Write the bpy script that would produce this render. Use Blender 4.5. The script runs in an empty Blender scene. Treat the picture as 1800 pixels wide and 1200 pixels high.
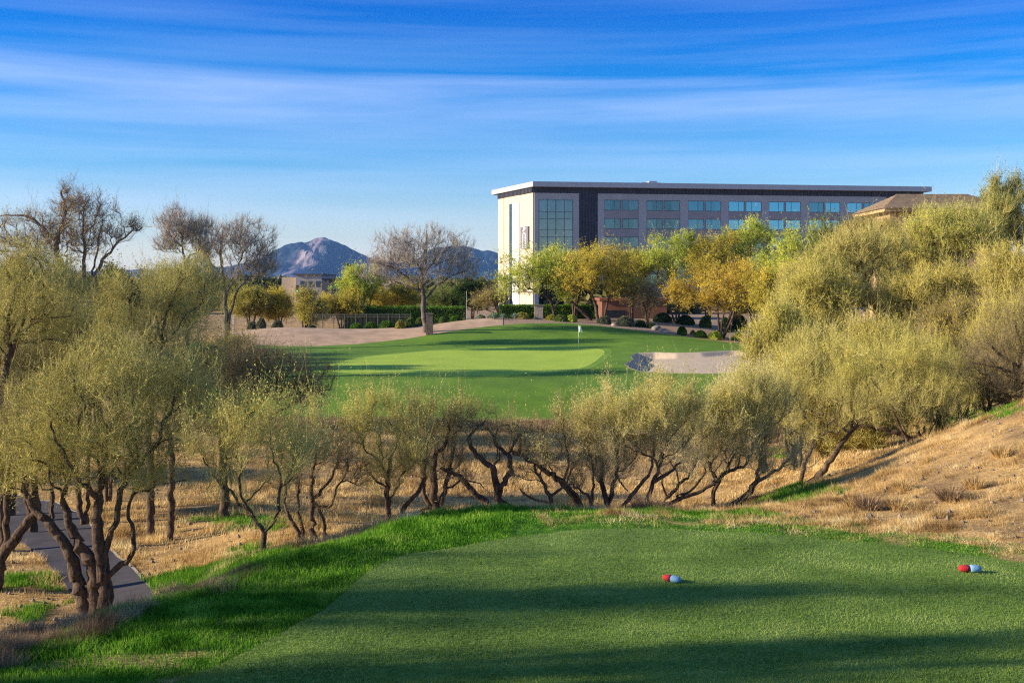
HAZE, DENOISE = True, False
import bpy, math, random
import numpy as np
from mathutils import Vector

random.seed(11)
RNG = np.random.default_rng(11)
SC = bpy.context.scene
COL = SC.collection
F, CAMZ, YH, CX = 2000.0, 5.2, 500.0, 900.0


def srgb(r, g, b):
    def f(c):
        c /= 255.0
        return c / 12.92 if c <= 0.04045 else ((c + 0.055) / 1.055) ** 2.4
    return (f(r), f(g), f(b), 1.0)


def P(px, py, d):
    """point of the place seen in direction px,py at distance d (metres ahead)"""
    return np.array([(px - CX) / F * d, d, CAMZ - (py - YH) / F * d])


# ------------------------------------------------------------------ noise
_perm = RNG.random((4096,))


def _h(ix, iy, iz):
    n = (ix * 73856093) ^ (iy * 19349663) ^ (iz * 83492791)
    return _perm[n & 4095]


def vnoise(x, y, z=None):
    x = np.asarray(x, float); y = np.asarray(y, float)
    z = np.zeros_like(x) if z is None else np.asarray(z, float)
    ix, iy, iz = (np.floor(a).astype(np.int64) for a in (x, y, z))
    fx, fy, fz = x - ix, y - iy, z - iz
    fx, fy, fz = (a * a * (3 - 2 * a) for a in (fx, fy, fz))
    r = 0
    for dx in (0, 1):
        for dy in (0, 1):
            for dz in (0, 1):
                w = (fx if dx else 1 - fx) * (fy if dy else 1 - fy) * (fz if dz else 1 - fz)
                r = r + w * _h(ix + dx, iy + dy, iz + dz)
    return r


def fbm(x, y, s=1.0, o=4, z=None):
    a, t, f = 0.5, 0.0, s
    for k in range(o):
        t = t + a * (vnoise(x * f + 17.3 * k, y * f - 9.1 * k, None if z is None else z * f) - 0.5)
        a *= 0.5
        f *= 2.03
    return t * 2


# ------------------------------------------------------------------ mesh helpers
def mk(name, V, polys, mats, parent=None, smooth=False, fattr=None, vattr=None, loc=None):
    """V (N,3); polys: list of (faces array (m,k), material index)"""
    V = np.asarray(V, np.float32)
    me = bpy.data.meshes.new(name)
    polys = [(np.asarray(f, np.int32), m) for f, m in polys if len(f)]
    nl = sum(f.size for f, _ in polys)
    nf = sum(len(f) for f, _ in polys)
    me.vertices.add(len(V)); me.vertices.foreach_set('co', V.ravel())
    me.loops.add(nl); me.polygons.add(nf)
    me.loops.foreach_set('vertex_index', np.concatenate([f.ravel() for f, _ in polys]))
    tot = np.concatenate([np.full(len(f), f.shape[1], np.int32) for f, _ in polys])
    st = np.concatenate([[0], np.cumsum(tot)[:-1]]).astype(np.int32)
    me.polygons.foreach_set('loop_start', st)
    me.polygons.foreach_set('loop_total', tot)
    me.polygons.foreach_set('material_index', np.concatenate([np.full(len(f), m, np.int32) for f, m in polys]))
    me.polygons.foreach_set('use_smooth', np.full(nf, bool(smooth)))
    for k, a in (fattr or {}).items():
        at = me.attributes.new(k, 'FLOAT', 'FACE'); at.data.foreach_set('value', np.asarray(a, np.float32))
    for k, a in (vattr or {}).items():
        at = me.attributes.new(k, 'FLOAT', 'POINT'); at.data.foreach_set('value', np.asarray(a, np.float32))
    for m in (mats if isinstance(mats, (list, tuple)) else [mats]):
        me.materials.append(m)
    me.update(calc_edges=True)
    o = bpy.data.objects.new(name, me)
    COL.objects.link(o)
    if parent is not None:
        o.parent = parent
    if loc is not None:
        o.location = loc
    return o


def tag(o, label=None, cat=None, group=None, kind=None):
    if label: o['label'] = label
    if cat: o['category'] = cat
    if group: o['group'] = group
    if kind: o['kind'] = kind
    return o


def empty(name, loc, label, cat, group=None, rz=0.0):
    o = bpy.data.objects.new(name, None)
    o.empty_display_size = 0.2
    COL.objects.link(o)
    o.location = tuple(float(c) for c in loc)
    o.rotation_euler = (0, 0, rz)
    return tag(o, label, cat, group)


def copy_tree(root, loc, label, rz=0.0, sc=(1, 1, 1), group=None, swap=None):
    r = root.copy(); COL.objects.link(r)
    r.location = tuple(float(c) for c in loc); r.rotation_euler = (0, 0, rz); r.scale = sc
    r['label'] = label
    if group: r['group'] = group
    for ch in list(root.children):
        c = ch.copy(); COL.objects.link(c); c.parent = r
        for g in list(ch.children):
            e = g.copy(); COL.objects.link(e); e.parent = c
    return r


class MB:
    """collects solid shapes into one mesh"""
    def __init__(s):
        s.v, s.f, s.n = [], {}, 0

    def add(s, V, Fs, m=0):
        V = np.asarray(V, float).reshape(-1, 3)
        for f in Fs:
            s.f.setdefault((len(f), m), []).append([i + s.n for i in f])
        s.v.append(V); s.n += len(V)
        return s

    def hexa(s, pts, m=0):   # 4 bottom, 4 top (ccw)
        return s.add(pts, [(3, 2, 1, 0), (4, 5, 6, 7), (0, 1, 5, 4), (1, 2, 6, 5), (2, 3, 7, 6), (3, 0, 4, 7)], m)

    def box(s, x0, x1, y0, y1, z0, z1, m=0):
        return s.hexa([(x0, y0, z0), (x1, y0, z0), (x1, y1, z0), (x0, y1, z0),
                       (x0, y0, z1), (x1, y0, z1), (x1, y1, z1), (x0, y1, z1)], m)

    def cyl(s, p0, p1, r0, r1=None, n=10, m=0, cap=True):
        r1 = r0 if r1 is None else r1
        p0, p1 = np.array(p0, float), np.array(p1, float)
        t = (p1 - p0) / np.linalg.norm(p1 - p0)
        a = np.cross(t, [0.2, 0.97, 0.1] if abs(t[1]) < 0.9 else [1, 0, 0]); a /= np.linalg.norm(a)
        b = np.cross(t, a)
        an = np.arange(n) * 2 * math.pi / n
        ring = np.cos(an)[:, None] * a + np.sin(an)[:, None] * b
        V = np.vstack([p0 + ring * r0, p1 + ring * r1])
        Fs = [(i, (i + 1) % n, n + (i + 1) % n, n + i) for i in range(n)]
        if cap:
            Fs += [tuple(range(n))[::-1], tuple(range(n, 2 * n))]
        return s.add(V, Fs, m)

    def lathe(s, prof, c=(0, 0, 0), n=20, m=0, axis='z'):
        V = []
        for r, z in prof:
            for k in range(n):
                a = 2 * math.pi * k / n
                p = (r * math.cos(a), r * math.sin(a), z)
                if axis == 'x': p = (p[2], p[0], p[1])
                V.append((p[0] + c[0], p[1] + c[1], p[2] + c[2]))
        Fs = []
        for j in range(len(prof) - 1):
            for k in range(n):
                Fs.append((j * n + k, j * n + (k + 1) % n, (j + 1) * n + (k + 1) % n, (j + 1) * n + k))
        return s.add(V, Fs, m)

    def build(s, name, mats, parent=None, smooth=False, loc=None):
        return mk(name, np.vstack(s.v), [(np.array(f), m) for (k, m), f in s.f.items()], mats, parent, smooth, loc=loc)


# ------------------------------------------------------------------ materials
def new_mat(name):
    m = bpy.data.materials.new(name); m.use_nodes = True
    nt = m.node_tree; nt.nodes.clear()
    out = nt.nodes.new('ShaderNodeOutputMaterial')
    return m, nt, out


def N(nt, kind, **kw):
    n = nt.nodes.new(kind)
    for k, v in kw.items():
        if k in n.inputs.keys():
            n.inputs[k].default_value = v
        else:
            setattr(n, k, v)
    return n


def ramp(nt, stops, interp='LINEAR'):
    r = nt.nodes.new('ShaderNodeValToRGB')
    e = r.color_ramp.elements
    r.color_ramp.interpolation = interp
    while len(e) > 1: e.remove(e[-1])
    e[0].position = stops[0][0]; e[0].color = stops[0][1]
    for p, c in stops[1:]:
        x = e.new(p); x.color = c
    return r


def noise_node(nt, scale, detail=4, rough=0.55, coord='Object', vec_scale=None):
    tc = nt.nodes.new('ShaderNodeTexCoord')
    n = N(nt, 'ShaderNodeTexNoise'); n.inputs['Scale'].default_value = scale
    n.inputs['Detail'].default_value = detail; n.inputs['Roughness'].default_value = rough
    src = tc.outputs[coord]
    if vec_scale:
        mp = nt.nodes.new('ShaderNodeMapping'); mp.inputs['Scale'].default_value = vec_scale
        nt.links.new(src, mp.inputs['Vector']); src = mp.outputs['Vector']
    nt.links.new(src, n.inputs['Vector'])
    return n


def mixrgb(nt, a, b, f, mode='MIX'):
    m = nt.nodes.new('ShaderNodeMix'); m.data_type = 'RGBA'; m.blend_type = mode
    for i, s in ((0, f), (6, a), (7, b)):
        if hasattr(s, 'links'): nt.links.new(s, m.inputs[i])
        else: m.inputs[i].default_value = s
    return m.outputs[2]


def simple(name, c, rough=0.7, metal=0.0, var=0.12, scale=6.0, bump=0.0, bscale=30.0, spec=0.3):
    m, nt, out = new_mat(name)
    b = N(nt, 'ShaderNodeBsdfPrincipled')
    b.inputs['Roughness'].default_value = rough; b.inputs['Metallic'].default_value = metal
    b.inputs['Specular IOR Level'].default_value = spec
    n = noise_node(nt, scale)
    lo = tuple(x * (1 - var) for x in c[:3]) + (1,); hi = tuple(min(1, x * (1 + var)) for x in c[:3]) + (1,)
    r = ramp(nt, [(0.3, lo), (0.7, hi)])
    nt.links.new(n.outputs['Fac'], r.inputs[0]); nt.links.new(r.outputs[0], b.inputs['Base Color'])
    if bump:
        n2 = noise_node(nt, bscale, 6, 0.65)
        bp = N(nt, 'ShaderNodeBump'); bp.inputs['Strength'].default_value = bump; bp.inputs['Distance'].default_value = 0.02
        nt.links.new(n2.outputs['Fac'], bp.inputs['Height']); nt.links.new(bp.outputs[0], b.inputs['Normal'])
    nt.links.new(b.outputs[0], out.inputs[0])
    return m


def leaf_mat(name, cols, trans=0.45, clump=0.9):
    """cols: list of linear colours dark..light; per-leaf random + clumps through the crown"""
    m, nt, out = new_mat(name)
    at = N(nt, 'ShaderNodeAttribute'); at.attribute_name = 'rnd'
    n = noise_node(nt, clump, 2, 0.5)
    ad = N(nt, 'ShaderNodeMath', operation='MULTIPLY_ADD'); ad.inputs[1].default_value = 0.55
    n2 = N(nt, 'ShaderNodeMath', operation='MULTIPLY_ADD'); n2.inputs[1].default_value = 2.0; n2.inputs[2].default_value = -0.74  # clump contrast also puts shaded hollows and bright highlights into the leaf colour
    nt.links.new(n.outputs['Fac'], n2.inputs[0])
    nt.links.new(at.outputs['Fac'], ad.inputs[0]); nt.links.new(n2.outputs[0], ad.inputs[2])
    r = ramp(nt, [(i / (len(cols) - 1), c) for i, c in enumerate(cols)])
    nt.links.new(ad.outputs[0], r.inputs[0])
    d = N(nt, 'ShaderNodeBsdfDiffuse'); t = N(nt, 'ShaderNodeBsdfTranslucent')
    nt.links.new(r.outputs[0], d.inputs[0]); nt.links.new(r.outputs[0], t.inputs[0])
    mx = N(nt, 'ShaderNodeMixShader'); mx.inputs[0].default_value = trans
    nt.links.new(d.outputs[0], mx.inputs[1]); nt.links.new(t.outputs[0], mx.inputs[2])
    nt.links.new(mx.outputs[0], out.inputs[0])
    return m


# ------------------------------------------------------------------ terrain
CTRL = []


def cz(x, y, z): CTRL.append((x, y, z))
def cp(px, py, d):
    p = P(px, py, d); CTRL.append(tuple(p))


# tee plateau
for x in (-3.5, 0, 4, 8, 12):
    for y in (13, 17, 20.5):
        cz(x, y, 0)
for x in (-2, 2, 6, 9): cz(x, 22.7, 0)
for x in (-10, 0, 10): cz(x, 8, 1.2); cz(x, 0, 3.5); cz(x, -14, 3.6)
for x in (-25, 25): cz(x, 5, 1.5); cz(x, -14, 3)
cz(14, 20, 0.1); cz(18, 16, 0.3)
# lip of the tee mound
for px, py, d in ((1000, 900, 26), (850, 902, 25.7), (760, 925, 24.4), (700, 942, 23.6), (600, 950, 23), (550, 967, 22.5), (460, 987, 22),
                  (1100, 897, 26.3), (1250, 900, 27), (330, 1045, 20), (400, 1015, 21), (265, 1064, 19.5), (200, 1084, 19.2), (150, 1098, 18.9), (60, 1122, 18.4), (0, 1138, 18), (-200, 1165, 17.5)): cp(px, py, d)
cp(460, 975, 25.7); cp(390, 1010, 24.5)
# low ground on the left
for px, py, d in ((330, 1045, 26), (330, 960, 34), (200, 1082, 26.3), (120, 1100, 25.5), (0, 1140, 24), (0, 1025, 29), (130, 1000, 31), (0, 905, 40), (130, 895, 41), (300, 880, 42),
                  (460, 905, 38), (400, 925, 36), (600, 850, 46), (-300, 1050, 28), (-300, 900, 41), (500, 925, 34), (-800, 1000, 30), (-800, 860, 45)): cp(px, py, d)
cz(-8.5, 22, -1.9); cz(-5, 23.5, -1.7); cz(-13, 21, -2.2)
# back slope behind the lip and floor of the wash
for px in (620, 750, 900, 1050, 1200):
    d0 = 30; x = (px - CX) / F
    cz(x * 30, 30, -0.95 if px > 700 else -1.5); cz(x * 35, 35, -2.05 if px > 700 else -2.4); cz(x * 41, 41, -2.85)
for px, py, d in ((700, 850, 47), (900, 850, 48), (1100, 850, 48), (700, 800, 54), (900, 800, 54), (1150, 800, 55), (500, 800, 53), (600, 752, 62), (760, 752, 62.5), (900, 755, 62.5), (1100, 760, 62), (1250, 768, 61), (450, 755, 61),
                  (480, 743, 64.5), (600, 743, 64.5), (760, 745, 64.5), (900, 747, 64.5), (1100, 752, 64.5), (1300, 757, 64),
                  (600, 700, 70), (760, 700, 70), (900, 700, 70), (1100, 702, 70), (1250, 705, 70), (400, 705, 70),
                  (560, 662, 77), (900, 662, 77), (1050, 664, 77), (1200, 668, 76), (1350, 668, 76), (400, 662, 77),
                  (560, 640, 86), (750, 640, 86), (900, 640, 86), (1090, 643, 83), (1017, 615, 99), (800, 618, 98), (900, 613, 100), (1200, 622, 92), (1300, 620, 92), (1400, 625, 90),
                  (620, 620, 97), (520, 621, 97), (1017, 600, 105), (900, 597, 106), (1150, 603, 103)): cp(px, py, d)
# sandy mound and crest of the fairway
for px, py, d in ((500, 608, 104), (430, 606, 104), (560, 583, 110), (500, 576, 111), (440, 590, 108), (620, 583, 111), (620, 605, 105), (700, 598, 107), (700, 584, 111), (750, 584, 110), (800, 585, 109), (800, 568, 116),
                  (860, 575, 113), (860, 558, 120), (930, 569, 115), (1000, 569, 116), (1060, 574, 115), (1130, 583, 113), (1200, 592, 111), (1290, 602, 109), (1400, 608, 108)): cp(px, py, d)
cp(500, 595, 128); cp(620, 588, 128); cp(720, 584, 126); cp(350, 590, 125)
for px, py, d in ((930, 563, 124), (1000, 563, 124), (1100, 568, 124), (1200, 575, 124), (1300, 585, 122), (1150, 562, 135), (900, 560, 135), (1300, 575, 135), (1450, 590, 122)): cp(px, py, d)
for px in (-900, -300, 0, 300, 600, 900, 1200, 1500, 1900, 2500):
    cz((px - CX) / F * 150, 150, 0.6); cz((px - CX) / F * 200, 200, 0.8)
for px in (-900, -300, 0, 200):
    cz((px - CX) / F * 75, 75, -1.6); cz((px - CX) / F * 105, 105, -0.6); cz((px - CX) / F * 55, 55, -2.3)
# right-hand slope
for px, py, d in ((1250, 896, 31), (1400, 872, 40), (1350, 850, 44), (1450, 800, 50), (1550, 775, 52), (1700, 740, 57), (1800, 700, 57), (1650, 728, 60), (1900, 650, 55),
                  (1400, 882, 32), (1500, 848, 32.5), (1600, 803, 33.5), (1700, 757, 34.3), (1800, 710, 35), (1900, 668, 36), (2100, 600, 37),
                  (1800, 990, 21.2), (1700, 955, 22.8), (1600, 933, 24), (1500, 918, 25), (1400, 907, 26), (1700, 850, 28.5), (1800, 852, 27), (1800, 780, 30.5), (1600, 855, 29.5), (1900, 850, 26), (2100, 800, 27)): cp(px, py, d)
cz(11.7, 42, -1.3); cz(16.8, 43, -0.6); cz(20, 45, 0.2); cz(9.5, 38, -1.5); cz(28, 40, 3.5)
cp(1400, 745, 66); cp(1550, 700, 72); cp(1750, 650, 80); cp(1700, 600, 100); cp(1550, 610, 105); cp(2200, 560, 90)

CT = np.array(CTRL)


def _warp(x, y):
    y = np.maximum(y, -15.0)
    return np.clip(40 * x / (y + 20), -60, 60), 40 * np.log((y + 20) / 20.0)


def _K(r2):
    return 0.5 * r2 * np.log(r2 + 1e-9)


_u, _v = _warp(CT[:, 0], CT[:, 1])
_n = len(CT)
_A = np.zeros((_n + 3, _n + 3))
_A[:_n, :_n] = _K((_u[:, None] - _u) ** 2 + (_v[:, None] - _v) ** 2) + np.eye(_n) * 0.6
_A[:_n, _n:] = np.stack([np.ones(_n), _u, _v], 1); _A[_n:, :_n] = _A[:_n, _n:].T
_w = np.linalg.solve(_A, np.concatenate([CT[:, 2], np.zeros(3)]))


def in_poly(x, y, poly):
    x = np.asarray(x); y = np.asarray(y)
    r = np.zeros(x.shape, bool)
    n = len(poly)
    for i in range(n):
        x0, y0 = poly[i]; x1, y1 = poly[(i + 1) % n]
        if y0 == y1: continue
        c = ((y0 > y) != (y1 > y)) & (x < (x1 - x0) * (y - y0) / (y1 - y0) + x0)
        r ^= c
    return r


def poly_dist(x, y, poly):
    x = np.asarray(x, float); y = np.asarray(y, float)
    d = np.full(x.shape, 1e9)
    for i in range(len(poly)):
        a = np.array(poly[i]); b = np.array(poly[(i + 1) % len(poly)]); ab = b - a
        t = np.clip(((x - a[0]) * ab[0] + (y - a[1]) * ab[1]) / (ab @ ab + 1e-12), 0, 1)
        d = np.minimum(d, np.hypot(x - a[0] - t * ab[0], y - a[1] - t * ab[1]))
    return d


BUNK = None


def base_height(x, y):
    x = np.asarray(x, float); y = np.asarray(y, float)
    sh = x.shape; x = x.ravel(); y = y.ravel()
    z = np.empty(len(x))
    for i in range(0, len(x), 20000):
        u, v = _warp(x[i:i + 20000], np.minimum(y[i:i + 20000], 260))
        r2 = (u[:, None] - _u) ** 2 + (v[:, None] - _v) ** 2
        z[i:i + 20000] = _K(r2) @ _w[:_n] + _w[_n] + _w[_n + 1] * u + _w[_n + 2] * v
    f = np.clip((y - 170) / 60, 0, 1)
    z = z * (1 - f) + 0.8 * f
    return np.clip(z, -4, 7).reshape(sh)


TEE_X = None


def height(x, y):
    x = np.asarray(x, float); y = np.asarray(y, float)
    z = base_height(x, y)
    # small-scale roughness of unmown ground; the tee itself is flat
    tee = np.clip((22.0 - y) / 1.0, 0, 1) * np.clip((x + 3.2) / 1.5, 0, 1) * np.clip((11 - x) / 3, 0, 1)
    z = z * (1 - tee) + np.where(y > 10, np.clip(z, -0.02, 0.02), z) * tee
    rough = 1 - tee
    z = z + rough * (0.10 * fbm(x, y, 0.45, 3)) * np.clip((70 - y) / 8, 0.25, 1)
    if BUNK is not None:
        m = (np.abs(y - 86) < 16) & (np.abs(x - 13) < 14)
        if m.any():
            ins = in_poly(x[m], y[m], BUNK); dd = poly_dist(x[m], y[m], BUNK)
            s = np.where(ins, np.clip(dd / 0.9, 0, 1), 0)
            lip = np.where(ins, 1, np.clip(1 - dd / 2.0, 0, 1)) * 0.18
            z[m] += 0 * lip - (.34 + .60 * np.exp(-np.clip(x[m] - 8.3, 0, 99) / 3.0)) * s * s * (3 - 2 * s)
    return z


_gd = np.geomspace(7, 400, 5000)


def G(px, py):
    """where the ray through px,py meets the ground"""
    k = (px - CX) / F
    z = CAMZ - (py - YH) / F * _gd
    t = base_height(k * _gd, _gd)
    i = int(np.argmax(t > z)) if (t > z).any() else len(_gd) - 1
    return np.array([k * _gd[i], _gd[i], t[i]])


def gz(x, y):
    return float(height(np.array([float(x)]), np.array([float(y)]))[0])


def gpoly(pts):
    return [tuple(G(*p)[:2]) for p in pts]


BUNKER_PX = [(1097, 640), (1106, 648), (1125, 654), (1165, 657), (1250, 658), (1330, 656), (1375, 645), (1380, 630), (1340, 620), (1290, 617),
             (1230, 620), (1190, 621), (1150, 620), (1118, 622), (1108, 627), (1113, 633)]
BUNK = gpoly(BUNKER_PX)
# ------------------------------------------------------------------ regions on the ground
TEE_EDGE = [(2050, 1020), (1900, 1003), (1800, 990), (1700, 975), (1600, 959), (1500, 949), (1400, 943), (1300, 938), (1200, 935), (1100, 935), (1000, 939), (900, 949), (800, 964), (720, 979),
            (672, 996), (636, 1020), (606, 1045), (565, 1080), (500, 1115), (420, 1150), (330, 1185), (270, 1210), (200, 1240)]


def flat_pt(px, py, z=0.0):
    d = (CAMZ - z) * F / (py - YH)
    return ((px - CX) / F * d, d)


tee_edge = [flat_pt(*p) for p in TEE_EDGE]
TEE_POLY = tee_edge + [(tee_edge[-1][0], 9.0), (tee_edge[0][0], 9.0)]
LUSH_POLY = gpoly([(1900, 975), (1800, 962), (1700, 945), (1600, 932), (1500, 922), (1400, 914)]) + [tuple(P(px, py, d)[:2]) for px, py, d in
             ((1300, 905, 27.0), (1200, 893, 28.2), (1100, 890, 28), (1000, 890, 27.5), (870, 890, 27.2), (760, 915, 26), (640, 938, 25), (560, 955, 24.4), (470, 978, 26.5), (420, 1000, 25.5), (360, 1030, 24))] + \
            [(-4.9, 21), (-6.1, 19), (-7.6, 17), (-8.5, 14.5), (-8.5, 9), (6, 9), (15, 9)]
RIDGE_POLY = [(-4.7, 20.4), (-5.6, 21.9), (-7.6, 21.0), (-9.3, 20.3), (-13, 19.6), (-13, 13), (-7.3, 15.2), (-6.2, 17.5)]
GREENPATCH = [gpoly([(352, 912), (400, 905), (500, 912), (530, 925), (480, 936), (400, 928)]),
              gpoly([(1330, 880), (1360, 866), (1440, 862), (1446, 874), (1400, 885)]),
              gpoly([(15, 1030), (40, 1008), (80, 1018), (112, 1034), (60, 1036)]),
              gpoly([(0, 1078), (40, 1072), (95, 1085), (60, 1090)]),
              gpoly([(250, 1050), (245, 1020), (300, 1010), (350, 1000), (440, 960), (450, 985), (330, 1052)]),
              gpoly([(1650, 745), (1660, 722), (1760, 712), (1780, 725), (1700, 745)]),
              gpoly([(1345, 805), (1350, 790), (1390, 788), (1385, 805)])]
FT = [(330, 603), (400, 605), (450, 607), (500, 609), (560, 609), (620, 606), (680, 600), (740, 592), (800, 582), (860, 574), (930, 569), (1000, 569), (1060, 574), (1130, 583), (1200, 592), (1280, 602), (1350, 606), (1450, 610)]
FB = [(330, 742), (400, 742), (450, 742), (500, 742), (560, 742), (620, 742), (680, 743), (740, 744), (800, 745), (860, 747), (930, 747), (1000, 748), (1060, 751), (1130, 754), (1200, 757), (1280, 760), (1350, 760), (1450, 758)]


def fpt(px, py, lo, hi):
    """ground point in that direction, between two distances"""
    k = (px - CX) / F
    d = np.linspace(lo, hi, 1500)
    e = np.abs(base_height(k * d, d) - (CAMZ - (py - YH) / F * d))
    i = int(np.argmin(e)); return (k * d[i], d[i])


FAR_EDGE = [fpt(px, py, 100, 119) for px, py in FT]
NEAR_EDGE = [fpt(px, py, 61, 68) for px, py in FB]
FAIR_POLY = NEAR_EDGE + FAR_EDGE[::-1]


def resample(pts, n):
    pts = np.array(pts, float)
    s = np.concatenate([[0], np.cumsum(np.linalg.norm(np.diff(pts, axis=0), axis=1))])
    t = np.linspace(0, s[-1], n)
    return np.stack([np.interp(t, s, pts[:, i]) for i in range(pts.shape[1])], 1)


def smooth_line(pts, n, it=3, closed=False):
    p = resample(list(pts) + ([pts[0]] if closed else []), n)
    for _ in range(it):
        if closed:
            q = p[:-1]; q = (np.roll(q, 1, 0) + 2 * q + np.roll(q, -1, 0)) / 4; p = np.vstack([q, q[:1]])
        else:
            p[1:-1] = (p[:-2] + 2 * p[1:-1] + p[2:]) / 4
    return p


def strip_sheet(name, A, B, nu, nv, off, mat, label=None, kind='structure', wob=0.0, skirt=0.15, smooth=2, cut=None):
    a = smooth_line(A, nu, smooth); b = smooth_line(B, nu, smooth)
    if wob:
        for e, sgn in ((a, 1), (b, 1)):
            w = fbm(e[:, 0] * 3, e[:, 1] * 3, 0.5, 3) * wob
            e[:, 1] += w
    t = np.linspace(0, 1, nv)[None, :, None]
    XY = a[:, None, :] * (1 - t) + b[:, None, :] * t
    x, y = XY[..., 0], XY[..., 1]
    z = height(x, y) + off
    V = np.stack([x, y, z], -1).reshape(-1, 3)
    idx = np.arange(nu * nv).reshape(nu, nv)
    Fq = np.stack([idx[:-1, :-1], idx[1:, :-1], idx[1:, 1:], idx[:-1, 1:]], -1).reshape(-1, 4)
    if cut is not None:
        cen = V[Fq].mean(1); Fq = Fq[~(in_poly(cen[:, 0], cen[:, 1], cut) & (poly_dist(cen[:, 0], cen[:, 1], cut) > .16))]
    # border turned down into the ground
    bd = np.concatenate([idx[:, 0], idx[-1, 1:], idx[-2::-1, -1], idx[0, -2:0:-1]])
    Vs = V[bd].copy(); Vs[:, 2] -= off + skirt
    k = np.arange(len(bd)); k2 = (k + 1) % len(bd); n0 = len(V); nb = len(bd)
    Fs = np.stack([n0 + k, n0 + nb + k, n0 + nb + k2, n0 + k2], -1)
    o = mk(name, np.vstack([V, V[bd], Vs]), [(Fq, 0), (Fs, 0)], mat, smooth=True)
    return tag(o, label, None, None, kind)


def disc_sheet(name, poly, off, mat, rings=24, n=160, smooth=3):
    p = smooth_line(poly, n + 1, smooth, True)[:-1]
    c = p.mean(0)
    t = (np.arange(rings + 1) / rings)[::-1]
    V = [];
    for r in t[:-1]:
        V.append(c + (p - c) * r)
    V = np.vstack(V + [c[None]])
    z = height(V[:, 0], V[:, 1]) + off
    V = np.column_stack([V, z])
    i = np.arange(n); j = (i + 1) % n
    Fq = np.vstack([np.stack([r * n + i, r * n + j, (r + 1) * n + j, (r + 1) * n + i], -1) for r in range(rings - 1)])
    last = rings * n
    Ft = np.stack([(rings - 1) * n + i, (rings - 1) * n + j, np.full(n, last)], -1)
    Vs = V[:n].copy(); Vs[:, 2] -= off + 0.12
    n0 = len(V)
    Fs = np.stack([n0 + i, n0 + n + i, n0 + n + j, n0 + j], -1)
    o = mk(name, np.vstack([V, V[:n], Vs]), [(Fq, 0), (Ft, 0), (Fs, 0)], mat, smooth=True)
    return tag(o, kind='structure')


# ------------------------------------------------------------------ ground materials
def turf_mat(name, c0, c1, c2, speck, fine=60.0, bump=0.5, stripe=None):
    m, nt, out = new_mat(name)
    b = N(nt, 'ShaderNodeBsdfPrincipled'); b.inputs['Roughness'].default_value = 0.85; b.inputs['Specular IOR Level'].default_value = 0.25
    big = noise_node(nt, 0.35, 5, 0.6); fin = noise_node(nt, fine, 3, 0.7); mid = noise_node(nt, 6, 4, 0.65)
    r = ramp(nt, [(0.33, c0), (0.52, c1), (0.7, c2)])
    a = N(nt, 'ShaderNodeMath', operation='MULTIPLY_ADD'); a.inputs[1].default_value = 0.55
    a2 = N(nt, 'ShaderNodeMath', operation='MULTIPLY_ADD'); a2.inputs[1].default_value = 0.45; a2.inputs[2].default_value = 0.0
    nt.links.new(mid.outputs['Fac'], a2.inputs[0])
    nt.links.new(big.outputs['Fac'], a.inputs[0]); nt.links.new(a2.outputs[0], a.inputs[2]); nt.links.new(a.outputs[0], r.inputs[0])
    sp = ramp(nt, [(0.60, (0, 0, 0, 1)), (0.72, (1, 1, 1, 1))]); nt.links.new(fin.outputs['Fac'], sp.inputs[0])
    col = mixrgb(nt, r.outputs[0], speck, 0.0)
    mx = col.node; mt = N(nt, 'ShaderNodeMath', operation='MULTIPLY'); mt.inputs[1].default_value = 0.5
    nt.links.new(sp.outputs[0], mt.inputs[0]); nt.links.new(mt.outputs[0], mx.inputs[0])
    dk = ramp(nt, [(0.3, (0.55, 0.55, 0.55, 1)), (0.5, (1, 1, 1, 1))]); nt.links.new(fin.outputs['Fac'], dk.inputs[0])
    col = mixrgb(nt, col, dk.outputs[0], 0.9, 'MULTIPLY')
    nt.links.new(col, b.inputs['Base Color'])
    bp = N(nt, 'ShaderNodeBump'); bp.inputs['Strength'].default_value = bump; bp.inputs['Distance'].default_value = 0.03
    nt.links.new(fin.outputs['Fac'], bp.inputs['Height']); nt.links.new(bp.outputs[0], b.inputs['Normal'])
    nt.links.new(b.outputs[0], out.inputs[0])
    return m


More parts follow.
